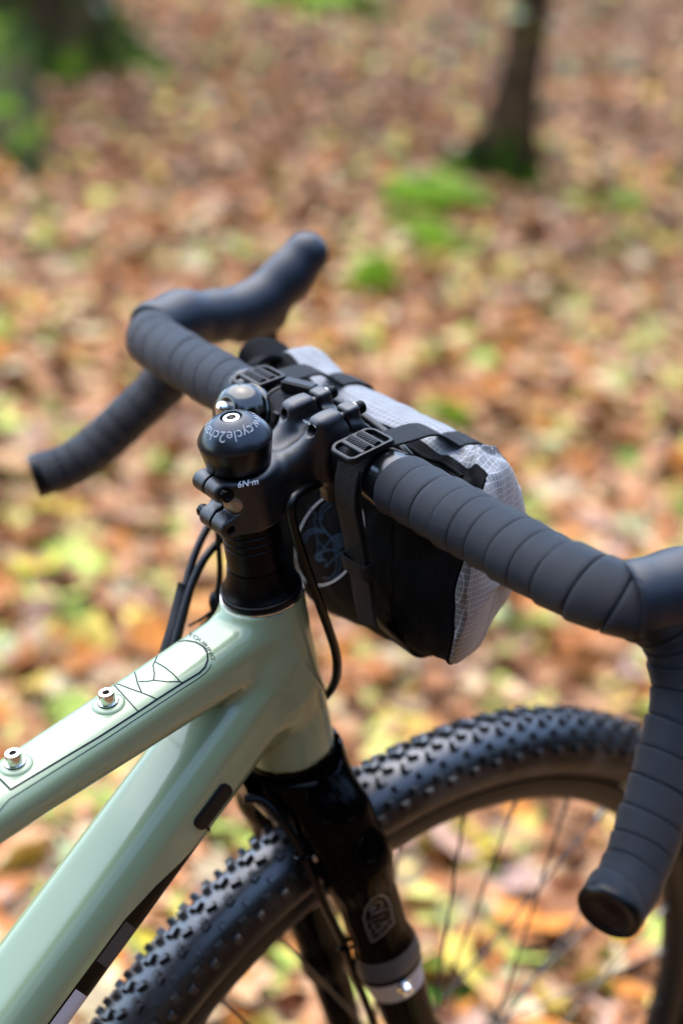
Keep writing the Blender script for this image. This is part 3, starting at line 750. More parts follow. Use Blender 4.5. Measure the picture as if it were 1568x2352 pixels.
# brake hose down the back of the leg, with two clips
def hose(px, lat, r, name, m='housing_black', n=6, parent=BIKE):
    P = np.array([on_plane(u, Sw((0, l, 0)), LY) for u, l in zip(px, lat if hasattr(lat, '__len__') else [lat]*len(px))])
    return part(name, tube(catmull(P, n), r, 14), m, parent), P
HOSE, hp = hose([(560, 1835), (600, 1838), (640, 1878), (678, 1932), (712, 2000), (748, 2085), (785, 2160), (815, 2240), (850, 2330), (880, 2420)], [-.012, -.018, -.027, -.034, -.040, -.043, -.045, -.047, -.048, -.049], .0028, 'brake_hose')
for uv, l in (((700, 1962), -.036), ((797, 2170), -.045)):
    c = on_plane(uv, Sw((0, l, 0)), LY); t = nrm(AX+.25*FX)
    ring = [c+.0062*(math.cos(a)*FX+math.sin(a)*(AX*.35-LY*.9)) for a in np.linspace(0, 2*math.pi, 25)[:-1]]
    ring = np.array(ring+[ring[0]]); part('hose_clip', tube(ring, .0014, 8), 'gloss_black', HOSE)
    part('clip_screw', lathe([(.0034, 0), (.0034, .002), (.002, .0034), (0, .0036)], c-LY*.006+FX*.004, -LY, 18), 'steel_dark', HOSE)

# ================================================================== front wheel
WHEEL = empty('front_wheel', (0, 0, 0), BIKE)
def Ww(r, th, y): return AXLE + r*(math.cos(th)*FX+math.sin(th)*AX) + y*LY
NSEG = 200
TC, TRr = .3352, .0243
prof = [(TC+TRr*math.cos(a), TRr*1.0*math.sin(a)) for a in np.linspace(-2.45, 2.45, 27)]
V = np.array([Ww(r, 2*math.pi*i/NSEG, y) for i in range(NSEG) for r, y in prof]); rrn = np.array([(r-.31)/(.3625-.31) for _ in range(NSEG) for r, y in prof])
TYRE = mesh_obj('tyre', V, grid_faces(NSEG, len(prof), cu=True), 'tyre_rubber', WHEEL, attrs={'rr': rrn})
# tread knobs: centre pairs, intermediate and shoulder rows
gs = []; rr_ = []
def knob(th, a, lt, lw, h, tw=0):
    c = AXLE+(TC+(TRr+h*.35)*math.cos(a))*(math.cos(th)*FX+math.sin(th)*AX)+(TRr+h*.35)*math.sin(a)*LY
    out = math.cos(a)*(math.cos(th)*FX+math.sin(th)*AX)+math.sin(a)*LY; tn = -math.sin(th)*FX+math.cos(th)*AX; sd = np.cross(out, tn)
    tn2 = tn*math.cos(tw)+sd*math.sin(tw); sd2 = np.cross(out, tn2)
    V = []
    for hz, k in ((-.5, 1.12), (.5, .86)):
        for sx, sy in ((-1, -1), (1, -1), (1, 1), (-1, 1)): V.append(c+out*(hz+.18)*h*1.75+tn2*sx*lt/2*k+sd2*sy*lw/2*k)
    gs.append((np.array(V), [(4, 5, 6, 7), (0, 1, 5, 4), (1, 2, 6, 5), (2, 3, 7, 6), (3, 0, 4, 7)])); rr_.extend([.9]*8)
NK = 104
for i in range(NK):
    t = 2*math.pi*i/NK; dt = math.pi/NK
    for s in (-1, 1):
        knob(t+(dt*.5 if s > 0 else 0), s*.14, .0072, .0040, .0026, s*.3)
        knob(t+dt+(dt*.5 if s > 0 else 0), s*.42, .0050, .0050, .0027, -s*.2)
        knob(t+dt*.3, s*.72, .0046, .0046, .0027)
        knob(t+dt*1.2, s*1.02, .0058, .0046, .0030, s*.15)
        knob(t+dt*.9, s*.27, .0042, .0036, .0022)
        knob(t+dt*.2, s*1.26, .0058, .0050, .0026)
g = join(*gs); kn = mesh_obj('tread_knobs', g[0], g[1], 'tyre_rubber', TYRE, smooth=False, attrs={'rr': rr_}); kn['kind'] = 'stuff'
g_line = np.array([Ww(TC+TRr*math.cos(.05)+.0004, 2*math.pi*i/NSEG, TRr*math.sin(.05)) for i in range(NSEG)])
rp = [(.3125, -.0135), (.3135, -.0118), (.3105, -.0112), (.3085, -.006), (.3085, .006), (.3105, .0112), (.3135, .0118), (.3125, .0135), (.304, .0138), (.297, .0118), (.2925, .0075), (.2908, 0), (.2925, -.0075), (.297, -.0118), (.304, -.0138)]
V = np.array([Ww(r, 2*math.pi*i/NSEG, y) for i in range(NSEG) for r, y in rp])
part('rim', (V, grid_faces(NSEG, len(rp), cu=True, cv=True)), 'rim_black', WHEEL)
hubg = lathe([(.006, -.052), (.010, -.050), (.012, -.036), (.026, -.034), (.027, -.030), (.014, -.026), (.013, 0), (.014, .026), (.027, .030), (.026, .034), (.012, .036), (.010, .050), (.006, .052)], AXLE, LY, 40)
part('hub', hubg, 'satin_black', WHEEL)
part('axle', lathe([(0, -.064), (.0065, -.064), (.0065, .064), (0, .064)], AXLE, LY, 20), 'steel_dark', WHEEL)
spoke_me = None; nip_me = None
for i in range(32):
    s = 1 if i % 2 else -1; lead = 1 if (i//2) % 2 else -1
    th = 2*math.pi*(i+.5)/32; hb_ = th+lead*1.25
    a = Ww(.0265, hb_, s*.031); b = Ww(.2885, th, s*.0015); b2 = Ww(.2925, th, s*.0012)
    so = part('spoke', tube(np.array([a, b]), .0010, 8), 'steel_spoke', WHEEL)
    d = nrm(b-a); part('nipple', tube(np.array([b-d*.008, b-d*.001, b2]), [.0017, .0019, .0022], 8), 'steel_dark', WHEEL)

# ================================================================== cables and hoses round the head tube
def world_hose(P, r, name, m='housing_black', parent=BIKE): return part(name, tube(catmull(P, 8), r, 14), m, parent)
def hose_px(px, lats, r, name, m='housing_black', parent=BIKE):
    P = [on_plane(u, (0, l, 0), np.array([0, 1., 0])) for u, l in zip(px, lats)]
    return world_hose(P, r, name, m, parent), P
hose_px([(640, 965), (560, 1080), (505, 1165), (462, 1240), (436, 1310), (422, 1365), (402, 1440), (383, 1500), (360, 1580), (340, 1680)], [.075, .085, .080, .074, .068, .062, .056, .050, .044, .040], .0026, 'gear_cable')
hose_px([(690, 990), (600, 1120), (530, 1215), (478, 1272), (448, 1325), (430, 1375), (412, 1440), (395, 1500), (370, 1590), (350, 1690)], [.06, .070, .066, .062, .060, .056, .050, .045, .040, .037], .0026, 'gear_cable')
SL, _ = hose_px([(428, 1341), (424, 1362), (412, 1408), (398, 1462), (380, 1520), (362, 1580)], [.065, .064, .060, .054, .049, .044], .0056, 'cable_sleeve', 'rubber')
hose_px([(505, 1105), (497, 1180), (502, 1250), (505, 1320), (498, 1365)], [.050, .055, .058, .058, .056], .0018, 'cord')
# frayed cord knot
kc = on_plane((496, 1382), (0, .056, 0), np.array([0, 1., 0])); KN = empty('cord_knot', (0, 0, 0), BIKE)
part('knot', lathe([(.0, -.007), (.0035, -.006), (.0048, -.001), (.0044, .003), (.0025, .006), (0, .0065)], kc, nrm(UP), 18), 'housing_black', KN)
for k in range(7):
    e = kc-UP*(.012+.006*random.random())-RT*(.004+.014*random.random())+FW*random.uniform(-.006, .006)
    part('frayed_end', tube(catmull([kc-UP*.004, (kc+e)/2-UP*.003+RT*random.uniform(-.002, .002), e], 5), .0009, 6), 'housing_black', KN)
hose_px([(742, 1105), (690, 1130), (668, 1160), (676, 1215), (700, 1290), (733, 1385), (766, 1480), (774, 1530), (765, 1575), (735, 1610), (690, 1625)], [-.02, -.030, -.034, -.034, -.034, -.033, -.030, -.026, -.016, .000, .012], .0029, 'brake_hose')
# housings tucked along the front of the bar
for dz, dx in ((.0115, .0165), (.0050, .0205)):
    world_hose([Bw((dx-.012, .12, dz)), Bw((dx-.002, .085, dz+.001)), Bw((dx+.006, .05, dz+.003)), Bw((dx+.0075, .01, dz+.004)), Bw((dx+.006, -.03, dz)), Bw((dx, -.06, dz-.004)), Bw((dx-.008, -.09, dz-.006))], .0027, 'cable_housing')

# ================================================================== HANDLEBAR BAG (a thing of its own, strapped to the bar)
from mathutils.bvhtree import BVHTree
BAG = empty('handlebar_bag', Bw((.060, .015, -.138)), None, 'black and grey ripstop roll bag strapped in front of the handlebar', 'bag')
BAGL = np.array(Bw((.060, .015, -.138)))
YR, YL, CAPR, CAPL = -.1065, .112, .016, .026
CX, CZ, SA, SB, SE = .060, -.054, .042, .0685, 2.08
def sec(y, th):
    """point of the bag surface (bar frame) at lateral y and section angle th"""
    s = 1.0
    if y < YR: s = max(0., 1-((YR-y)/CAPR)**2.15)**(1/2.15)
    if y > YL: s = max(0., 1-((y-YL)/CAPL)**2.15)**(1/2.15)
    c, n_ = math.cos(th), math.sin(th); k = (abs(c)**SE+abs(n_)**SE)**(-1/SE)
    a, b = SA*s, SB*s
    cin = 1-.018*math.exp(-((y+.045)/.013)**2)-.025*math.exp(-((y-.067)/.014)**2)
    top = max(0, n_)
    low = max(0, -n_); e_ = min(1, max(0, (-.062-y)/.045))
    b = b*(1+.25*low*math.exp(-((y-.045)/.065)**2)-.15*low*e_-.10*top*e_*e_)
    b2 = b*(1+.10*top*math.exp(-((y-.118)/.022)**2))
    x = CX+a*k*c*cin; z = CZ+b2*k*n_*cin
    fx = math.exp(-((y+.088)/.030)**2)*max(0, n_)              # tucked, creased upper corner
    w1 = mnoise.noise(Vector((y*26, math.cos(th)*2.2, math.sin(th)*2.2+3)))*.0032
    w2 = (.5-abs(mnoise.noise(Vector((y*38+9, math.cos(th)*3.1+y*30, math.sin(th)*3.1)))))*.008*fx
    w3 = mnoise.noise(Vector((y*85, math.cos(th)*6, math.sin(th)*6+8)))*.0011
    w4 = -.006*fx*math.exp(-((th-2.05+(y+.088)*9)/.16)**2)
    d = (w1+w2+w3+w4)*min(1, s+.15)
    sk = min(1, max(0, (x-.022)/.1)); q = min(1, max(0, (-.050-y)/.0565)); q = q*q*(3-2*q)
    return (x+c*d, y-.004*low*e_+(.040+.014*max(0, n_)*k+.02*low*k)*sk**.75*q, z+n_*d)
ys = np.concatenate([YR-CAPR*np.sin(np.linspace(math.pi/2, 0, 22)), np.linspace(YR, YL, 86)[1:-1], YL+CAPL*np.sin(np.linspace(0, math.pi/2, 16))])
NTH = 120; ths = np.linspace(0, 2*math.pi, NTH, endpoint=False)
def tb_(y): return 116+3*math.sin(y*55)-9*math.exp(-((y-.12)/.03)**2)-11*min(1, max(0, (-.055-y)/.03))
def warp(y): return np.interp(np.degrees(ths), [0, 117, 318, 360], [0, tb_(y), 318, 360])*math.pi/180
Pb = np.array([[sec(y, t) for t in warp(y)] for y in ys])
# uv = arc lengths
du = np.concatenate([[0], np.cumsum(np.linalg.norm(np.diff(Pb[:, 30], axis=0), axis=1))])
dv = np.concatenate([[0], np.cumsum(np.linalg.norm(np.diff(Pb[len(ys)//2], axis=0), axis=1))])
UVb = np.stack([np.repeat(du, NTH), np.tile(dv, len(ys))], 1)
VB = Bw(Pb.reshape(-1, 3)); FB = grid_faces(len(ys), NTH, cv=True)
blk = []; gry = []; capf = []
for f in FB:
    i, j = f[0]//NTH, f[0] % NTH; y = (ys[i]+ys[min(i+1, len(ys)-1)])/2; t = math.degrees(ths[j])
    tb = 116
    (capf if (y < YR or y > YL+.01) else blk if (tb < t < 318) else gry).append(f)
def sub(F_):
    u = np.unique(np.array(F_)); mp = -np.ones(len(VB), int); mp[u] = np.arange(len(u)); return VB[u], mp[np.array(F_)].tolist(), UVb[u]
for nm, fs, m in (('ripstop_shell', gry, 'grey_ripstop'), ('back_panel', blk, 'black_fabric'), ('end_panel', [f for f in capf if f[0] < len(FB)//2], 'grey_ripstop'), ('end_panel', [f for f in capf if f[0] >= len(FB)//2], 'grey_ripstop')):
    v, f, u = sub(fs)
    if nm == 'end_panel': q = toB(v); u = np.stack([q[:, 0]*1.25, q[:, 2]], 1)+.5
    o = mesh_obj(nm, v-BAGL, [q[::-1] for q in f], m, BAG, uv=u)
BV = BVHTree.FromPolygons([tuple(v) for v in VB], FB)
def bag_hits(px):
    P, Nn = [], []
    for u in px:
        r = BV.ray_cast(Vector(CAM), Vector(ray(*u)))
        if r[0] is None: continue
        n_ = np.array(r[1]); n_ = -n_ if n_@ray(*u) > 0 else n_; P.append(np.array(r[0])); Nn.append(n_)
    return np.array(P), np.array(Nn)
def bagpart(name, geo, m, parent=BAG, **k): return mesh_obj(name, np.asarray(geo[0])-BAGL, geo[1], m, parent, **k)
# piping along the seam of the back panel
def seam(th0, y0, y1, n, r, name):
    P = Bw(np.array([sec(y, th0) for y in np.linspace(y0, y1, n)])); return bagpart(name, tube(P, r, 8), 'black_fabric')
P = Bw(np.array([sec(YR+.0005, t) for t in np.linspace(math.radians(112), math.radians(318), 70)]))
bagpart('seam_piping', tube(P, .0013, 8), 'black_fabric')
P = Bw(np.array([np.array(sec(y, math.radians(122)))+np.array([0, 0, .0006]) for y in np.linspace(-.085, .11, 50)]))
bagpart('seam_piping', tube(P, .0015, 8), 'black_fabric')
P = Bw(np.array([np.array(sec(y, math.radians(133)))+np.array([-.0012, 0, .0006]) for y in np.linspace(-.09, .11, 50)]))
bagpart('seam_piping', tube(P, .0021, 8), 'black_fabric')
# stitched seam down the back panel
P, nn = bag_hits([(900+2*math.sin(i*.5), 1180+i*6) for i in range(52)])
for i in range(0, len(P)-1, 1):
    if i % 2 == 0: pass
V = []
st = bagpart('stitch_row', join(*[tube(np.array([P[i]+nn[i]*.0004, P[i]*.4+P[i+1]*.6+nn[i]*.0004]), .00035, 5) for i in range(len(P)-1)]), 'black_fabric')
# straps
def strap_path(y):
    ys_ = y
    out = [np.array(sec(ys_, math.radians(t))) for t in np.linspace(100, -118, 54)]
    out = [p+nrm(np.array([p[0]-CX, 0, p[2]-CZ]))*.0014 for p in out]
    low = [(.0105, y, -.0905), (.0035, y, -.070), (-.0040, y, -.050), (-.0105, y, -.0320), (-.0150, y, -.0190)]
    arc = [(.0186*math.cos(math.radians(t)), y, .0186*math.sin(math.radians(t))) for t in np.linspace(200, 88, 12)]
    br = [(.016, y, .0205), (.034, y, .0222)]
    return catmull(np.array(out+[np.array(q) for q in low]+[np.array(q) for q in arc]+[np.array(q) for q in br]+[out[0]]), 3)[:-1]
SY, SYL = -.0450, .0670
for y in (SY, SYL):
    P = Bw(strap_path(y)); g, uv = ribbon(P, LY, .0195, .0017, closed=True); bagpart('strap', g, 'webbing', uv=uv)
# doubled tail and keeper
y = SY
P = Bw(catmull([(-.0206, y, .0060), (-.0212, y, -.0060), (-.0190, y, -.0180), (-.0140, y, -.030), (-.0060, y, -.0505), (.0016, y, -.0700), (.0085, y, -.0900), (.0115, y-.002, -.099)], 8))
g, uv = ribbon(P, LY, .0190, .0016); bagpart('strap_tail', g, 'webbing', uv=uv)
kc_ = np.array((-.0022, y, -.0590)); kv = nrm([.36, 0, -.93])@np.array([FH, LY, UH]); ku = LY; kn_ = np.cross(kv, ku); ring = []
for t in np.linspace(0, 2*math.pi, 40, endpoint=False):
    c, s_ = math.cos(t), math.sin(t); k = (abs(c)**6+abs(s_)**6)**(-1/6); ring.append(Bw(kc_)+ku*.0112*c*k+kn_*.0040*s_*k)
g, uv = ribbon(np.array(ring), kv, .0105, .0014, closed=True); bagpart('strap_keeper', g, 'webbing', uv=uv)
# ladder-lock buckles on top of the bar
def buckle(y, pos, ang, L, W_):
    BK = empty('buckle', (0, 0, 0), BAG)
    rd = np.array([math.cos(ang), 0, math.sin(ang)]); tg = np.array([math.sin(ang), 0, -math.cos(ang)])   # tangent runs forward over the bar
    c = Bw(np.array([pos[0], y, pos[1]])); R_ = rd@np.array([FH, LY, UH]); T_ = tg@np.array([FH, LY, UH])
    def loop(lx, ly, rc, n=8):
        o = []
        for (sx, sy, a0) in ((1, 1, 0), (-1, 1, 90), (-1, -1, 180), (1, -1, 270)):
            for i in range(n+1):
                a = rad(a0+90*i/n); o.append((sx*(lx-rc)+rc*math.cos(a), sy*(ly-rc)+rc*math.sin(a)))
        return np.array(o)
    # frame as an extruded, bevelled ring
    o, i_ = loop(L/2, W_/2, .0062), loop(L/2-.0030, W_/2-.0027, .0038)
    curve = lambda p: c+T_*p[0]+LY*p[1]-R_*(9.0*p[0]**2)
    lay = []
    for pts, h in ((o, -.0012), (o*.998, .0006), (o*.97, .0017), ((o+i_)/2, .0020), (i_*1.03, .0016), (i_, .0006), (i_, -.0012)): lay.append(np.array([curve(p)+R_*h for p in pts]))
    n = len(o); V = np.concatenate(lay); F = grid_faces(len(lay), n, cu=True, cv=True)
    bagpart('buckle_frame', (V, F), 'black_plastic', BK)
    for tx, hh, w_ in ((-.0065, .0002, .0016), (.0012, -.0002, .0014), (.0075, .0, .0013)):
        bagpart('cross_bar', rbox(curve((tx, 0))+R_*hh, (T_, LY, R_), (w_, W_/2-.0020, .0012), .0005), 'black_plastic', BK, smooth=False)
    for tx in (-.0022, .0046):     # webbing humps between the bars
        P = np.array([curve((tx+d*.0030, 0))+R_*(.0020-.0022*d*d) for d in np.linspace(-1.15, 1.15, 9)])
        g, uv = ribbon(P, LY, W_-.0066, .0014); bagpart('webbing_loop', g, 'webbing', BK, uv=uv)
buckle(SY, (-.0135, .0185), rad(108), .0335, .0235)
buckle(SYL, (-.0080, .0205), rad(104), .0300, .0240)
# second, ribbed strap and side-release clip beside the stem
P = Bw(np.array([(.0188*math.cos(rad(t)), .040, .0188*math.sin(rad(t))) for t in np.linspace(-60, 215, 36)])); g, uv = ribbon(P, LY, .0165, .0020); bagpart('ribbed_strap', g, 'webbing', uv=uv)
for dy in (-.0092, .0092):
    P = Bw(np.array([(.0193*math.cos(rad(t)), .040+dy, .0193*math.sin(rad(t))) for t in np.linspace(70, 190, 20)])); bagpart('strap_edge_rail', tube(P, .0014, 8), 'black_plastic')
CL = empty('strap_clip', (0, 0, 0), BAG)
cc = Bw((.0010, .0370, .0232)); f1 = nrm(FH*.55-LY*.84); bagpart('clip_body', rbox(cc, (f1, nrm(np.cross(UH, f1)), UH), (.0105, .0058, .0036), .0013), 'black_plastic', CL, smooth=False)
bagpart('clip_tooth', rbox(cc+f1*.0125-UH*.0006, (f1, nrm(np.cross(UH, f1)), UH), (.003, .0036, .0024), .0008), 'black_plastic', CL, smooth=False)
# badge with a bicycle drawing on the back panel
z4 = lambda *p: [(660.3+.2746*x, 1148.3+.2746*y) for x, y in p]
def bag_ink(px, w_, m, name='badge_line', parent=BAG, step=5, off=.0004):
    P, nn = bag_hits(densify(px, step))
    if len(P) < 2: return
    o = ink_line(None, None, w_, name, m, parent, off=off, pts=P, nn=nn); o.data.transform(Matrix.Translation(-Vector(BAGL))); return o
BADGE = empty('badge', (0, 0, 0), BAG)
ell = [(758+84*math.cos(t)*.93-10*math.sin(t), 1238+104*math.sin(t)-20*math.cos(t)) for t in np.linspace(0, 2*math.pi, 60)]
bag_ink(ell, .0008, 'white_ink', 'badge_ring', BADGE)
for pl in ([(135, 330), (150, 285), (190, 250), (240, 238), (300, 255), (350, 295), (385, 350)], [(150, 350), (180, 290), (240, 258), (300, 278)],
           [(222, 150), (240, 250), (252, 350), (262, 460)], [(270, 150), (280, 210), (330, 270), (385, 330)], [(262, 460), (330, 370), (385, 310), (430, 285), (455, 295)], [(262, 460), (340, 410), (430, 430)],
           [(275, 155), (275, 100), (300, 50), (340, 20), (370, 10)], [(285, 165), (300, 110), (330, 70), (370, 40)], [(170, 50), (205, 85), (240, 120), (250, 160)], [(250, 330), (300, 390), (350, 440)],
           [(320, 560), (390, 490), (455, 430)], [(300, 500), (330, 510), (318, 560)], [(250, 480), (290, 500), (320, 490)], [(385, 390), (410, 470), (415, 560), (395, 620), (350, 655), (290, 650)], [(430, 440), (448, 540), (430, 620), (380, 675)], [(380, 605), (390, 622)]):
    bag_ink(z4(*pl), .0010, 'blue_ink', parent=BADGE)
for r in (12, 24, 40):
    bag_ink(z4(*[(425+r*math.cos(t), 360+r*1.25*math.sin(t)) for t in np.linspace(0, 2*math.pi, 20)]), .0008, 'blue_ink', parent=BADGE, step=3)
bag_ink(z4(*[(265+24*math.cos(t), 478+26*math.sin(t)) for t in np.linspace(0, 2*math.pi, 16)]), .0022, 'blue_ink', parent=BADGE, step=3)
# rolled left end with its webbing loop
P = Bw(catmull([(.028, .128, -.004), (.034, .133, .010), (.048, .136, .0145), (.064, .133, .010), (.072, .128, .000)], 6)); g, uv = ribbon(P, nrm(LY+.4*UH), .020, .002); bagpart('end_loop', g, 'black_fabric', uv=uv)
P = Bw(catmull([(.020, .108, .002), (.022, .114, .010), (.032, .117, .0135), (.044, .119, .010), (.052, .120, .000)], 6)); g, uv = ribbon(P, nrm(LY*.9-.4*UH), .016, .004); bagpart('end_fold', g, 'black_fabric', uv=uv)

# ================================================================== SETTING: ground, leaves, trees
VD = np.array([math.cos(YAW), math.sin(YAW)]); VS = np.array([-math.sin(YAW), math.cos(YAW)])
def gz(x, y):
    x = np.asarray(x, float); y = np.asarray(y, float)
    d = (x-CAM[0])*VD[0]+(y-CAM[1])*VD[1]; s = np.clip(d-5.5, 0, None)
    slope = .125*(s-3*(1-np.exp(-s/3)))
    r = np.hypot(x, y); k = np.clip((r-.9)/1.5, 0, 1)
    bump = .035*np.sin(x*1.3+.7)*np.cos(y*1.1)+.02*np.sin(x*3.1+y*2.3)+.012*np.sin(x*6.3-y*4.7)
    return slope+k*bump-.004
th = np.sort(np.concatenate([np.linspace(0, 2*math.pi, 120, endpoint=False), YAW+np.linspace(-.6, .6, 161)])); rs = np.concatenate([[.02], np.geomspace(.15, 18, 190), np.geomspace(19.5, 420, 30)])
gx = np.outer(rs, np.cos(th)).ravel(); gy = np.outer(rs, np.sin(th)).ravel()
V = np.stack([gx, gy, gz(gx, gy)], 1)
tag(mesh_obj('ground', V, [f[::-1] for f in grid_faces(len(rs), len(th), cv=True)]+[tuple(range(len(th)))], 'forest_floor'), kind='structure')
def ground_at(uv):
    d = ray(*uv); t = .5
    for _ in range(400):
        p = CAM+t*d; h = p[2]-float(gz(p[0], p[1]))
        if h < .003 or t > 200: break
        t += max(.004, h*.6)
    return CAM+t*d
# leaf outlines: an ovate beech-like leaf and a lobed maple-like leaf, both folded and curled
def leaf_shape(kind, curl, fold, seed):
    r = random.Random(seed)
    if kind == 0:
        half = [(0, .0), (.12, .15), (.3, .27), (.5, .31), (.7, .25), (.87, .12), (1, 0)]
    elif kind == 1:
        half = [(0, .04), (.06, .22), (.02, .40), (.22, .34), (.34, .58), (.42, .34), (.56, .46), (.66, .20), (.80, .17), (1, 0)]
    else:
        half = [(0, .0), (.1, .1), (.25, .36), (.45, .42), (.62, .36), (.8, .22), (.92, .12), (1, 0)]
    V, F = [], []
    for x, w_ in half:
        w1 = w_*(1+r.uniform(-.1, .1))
        for s in (1, 0, -1):
            y = s*w1; z = fold*abs(y)+curl*(x-.5)**2+.04*r.uniform(-1, 1); V.append((x-.5, y, z))
    n = len(half)
    for i in range(n-1): F += [(i*3, i*3+1, i*3+4, i*3+3), (i*3+1, i*3+2, i*3+5, i*3+4)]
    V = np.array(V); V[:, 2] -= V[:, 2].min(); return V, F
SHAPES = [leaf_shape(k, c, f, i) for i, (k, c, f) in enumerate(((0, .35, .35), (0, -.3, .5), (1, .3, .25), (1, -.4, .3), (2, .2, .5), (2, .5, -.3), (0, .6, -.2), (1, .15, .6)))]
PAL = [((.42, .195, .090), 20), ((.49, .255, .130), 18), ((.38, .150, .052), 14), ((.53, .31, .160), 14), ((.58, .40, .21), 8), ((.20, .088, .042), 10), ((.51, .19, .040), 9), ((.62, .47, .10), 6), ((.52, .49, .14), 7), ((.30, .38, .08), 5), ((.47, .29, .20), 8), ((.62, .49, .28), 3)]
pc = np.array([p[0] for p in PAL]); pw = np.array([p[1] for p in PAL], float); pw /= pw.sum()
def scatter(n, rmin, rmax, hw, lift):
    u = rng.random(n); d = rmin*(rmax/rmin)**(u**.82); a = rng.uniform(-hw, hw, n); a *= np.clip(1.0+.9*np.exp(-d/2), 1, 2)
    return CAM[0]+d*(VD[0]*np.cos(a)+VS[0]*np.sin(a)), CAM[1]+d*(VD[1]*np.cos(a)+VS[1]*np.sin(a))
def litter(n, rmin, rmax, hw):
    X, Y = scatter(n, rmin, rmax, hw, 0); Z = gz(X, Y)
    k = rng.integers(0, len(SHAPES), n); sz = rng.uniform(.06, .125, n); yaw = rng.uniform(0, 2*math.pi, n); tx = rng.normal(0, .30, n); ty = rng.normal(0, .30, n)
    # broad patches where one tone prevails
    tone = np.array([mnoise.noise(Vector((x*.8, y*.8, 3.))) for x, y in zip(X, Y)])
    ci = rng.choice(len(PAL), n, p=pw); C_ = pc[ci]*rng.uniform(.8, 1.12, (n, 1))*(1+.35*tone[:, None])
    Vs, Fs, Cs, b = [], [], [], 0
    for s in range(len(SHAPES)):
        I = np.where(k == s)[0]
        if not len(I): continue
        v, f = SHAPES[s]; m = len(v)
        P = v[None]*sz[I][:, None, None]
        c, s_ = np.cos(tx[I])[:, None], np.sin(tx[I])[:, None]; P = np.stack([P[..., 0], P[..., 1]*c-P[..., 2]*s_, P[..., 1]*s_+P[..., 2]*c], -1)
        c, s_ = np.cos(ty[I])[:, None], np.sin(ty[I])[:, None]; P = np.stack([P[..., 0]*c+P[..., 2]*s_, P[..., 1], -P[..., 0]*s_+P[..., 2]*c], -1)
        c, s_ = np.cos(yaw[I])[:, None], np.sin(yaw[I])[:, None]; P = np.stack([P[..., 0]*c-P[..., 1]*s_, P[..., 0]*s_+P[..., 1]*c, P[..., 2]], -1)
        P[..., 2] -= P[..., 2].min(1)[:, None]*.75
        P += np.stack([X[I], Y[I], Z[I]+rng.uniform(0, .018, len(I))], -1)[:, None]
        Vs.append(P.reshape(-1, 3)); Fs.append((np.array(f)[None]+(np.arange(len(I))*m)[:, None, None]+b).reshape(-1, 4)); Cs.append(np.repeat(C_[I], m, 0)); b += m*len(I)
    V = np.concatenate(Vs); F = np.concatenate(Fs); Cc = np.concatenate(Cs)
    me = bpy.data.meshes.new('leaf_litter'); me.vertices.add(len(V)); me.vertices.foreach_set('co', V.ravel())
    me.loops.add(F.size); me.loops.foreach_set('vertex_index', F.ravel().astype(np.int32)); me.polygons.add(len(F)); me.polygons.foreach_set('loop_start', np.arange(0, F.size, 4, dtype=np.int32)); me.polygons.foreach_set('loop_total', np.full(len(F), 4, np.int32))
    me.update(); me.validate()
    at = me.attributes.new('leafcol', 'FLOAT_COLOR', 'POINT'); at.data.foreach_set('color', np.concatenate([np.clip(Cc, 0, 1), np.ones((len(Cc), 1))], 1).ravel())
    me.materials.append(MATS['leaf_mix']); o = bpy.data.objects.new('leaf_litter', me); COL.objects.link(o); return o
tag(litter(46000, 1.0, 26, rad(40)), 'thick carpet of mixed brown autumn leaves over the forest floor', 'leaf litter', kind='stuff')
# the leaves that show largest, each its own object
TONES = {'tan': ((.42, .27, .15), 'tan dry fallen leaf lying flat on the leaf litter'), 'cream': ((.50, .39, .22), 'pale cream fallen leaf lying on the leaf litter'), 'yellow': ((.60, .46, .05), 'bright yellow fallen leaf lying on the leaf litter'),
         'lime': ((.42, .50, .10), 'yellow-green fallen leaf lying on the leaf litter'), 'pale_green': ((.36, .43, .20), 'pale green fallen leaf turned underside up on the litter'), 'orange': ((.48, .20, .05), 'orange-brown fallen leaf lying on the leaf litter'), 'pink': ((.42, .27, .21), 'pinkish brown wet fallen leaf lying on the leaf litter'), 'dark': ((.13, .065, .035), 'dark brown rotting fallen leaf lying on the leaf litter'), 'green': ((.07, .24, .02), 'fresh green leaf lying on the brown leaf litter')}
LM = {}
def b_one(t, b):
    n = N(t); c = tuple(b.inputs['Base Color'].default_value)[:3]
    n.link(n.mix(1.0, c, n.ramp(n.noise(9, 3, n.obj()), [(.3, (.78, .74, .68)), (.65, (1.08, 1.08, 1.08))]), 'MULTIPLY'), b.inputs['Base Color'])
for k, (c, _) in TONES.items(): LM[k] = mat('leaf_'+k, c, .5, spec=.12, build=b_one)
LME = []
for i, (v, f) in enumerate(SHAPES):
    me = bpy.data.meshes.new('fallen_leaf'); me.from_pydata(v.tolist(), [], f); me.materials.append(LM['tan']); LME.append(me)
def fallen(x, y, tone, size=None):
    o = bpy.data.objects.new('fallen_leaf', random.choice(LME)); COL.objects.link(o)
    s = (size or random.uniform(.08, .11))*1.2; o.scale = (s, s, s); o.rotation_euler = (random.gauss(0, .22), random.gauss(0, .22), random.uniform(0, 6.28))
    o.location = (x, y, float(gz(x, y))+random.uniform(.012, .028)); o.material_slots[0].link = 'OBJECT'; o.material_slots[0].material = LM[tone]
    tag(o, TONES[tone][1], 'leaf', tone.replace('_', ' ')+' fallen leaves on the forest floor'); return o
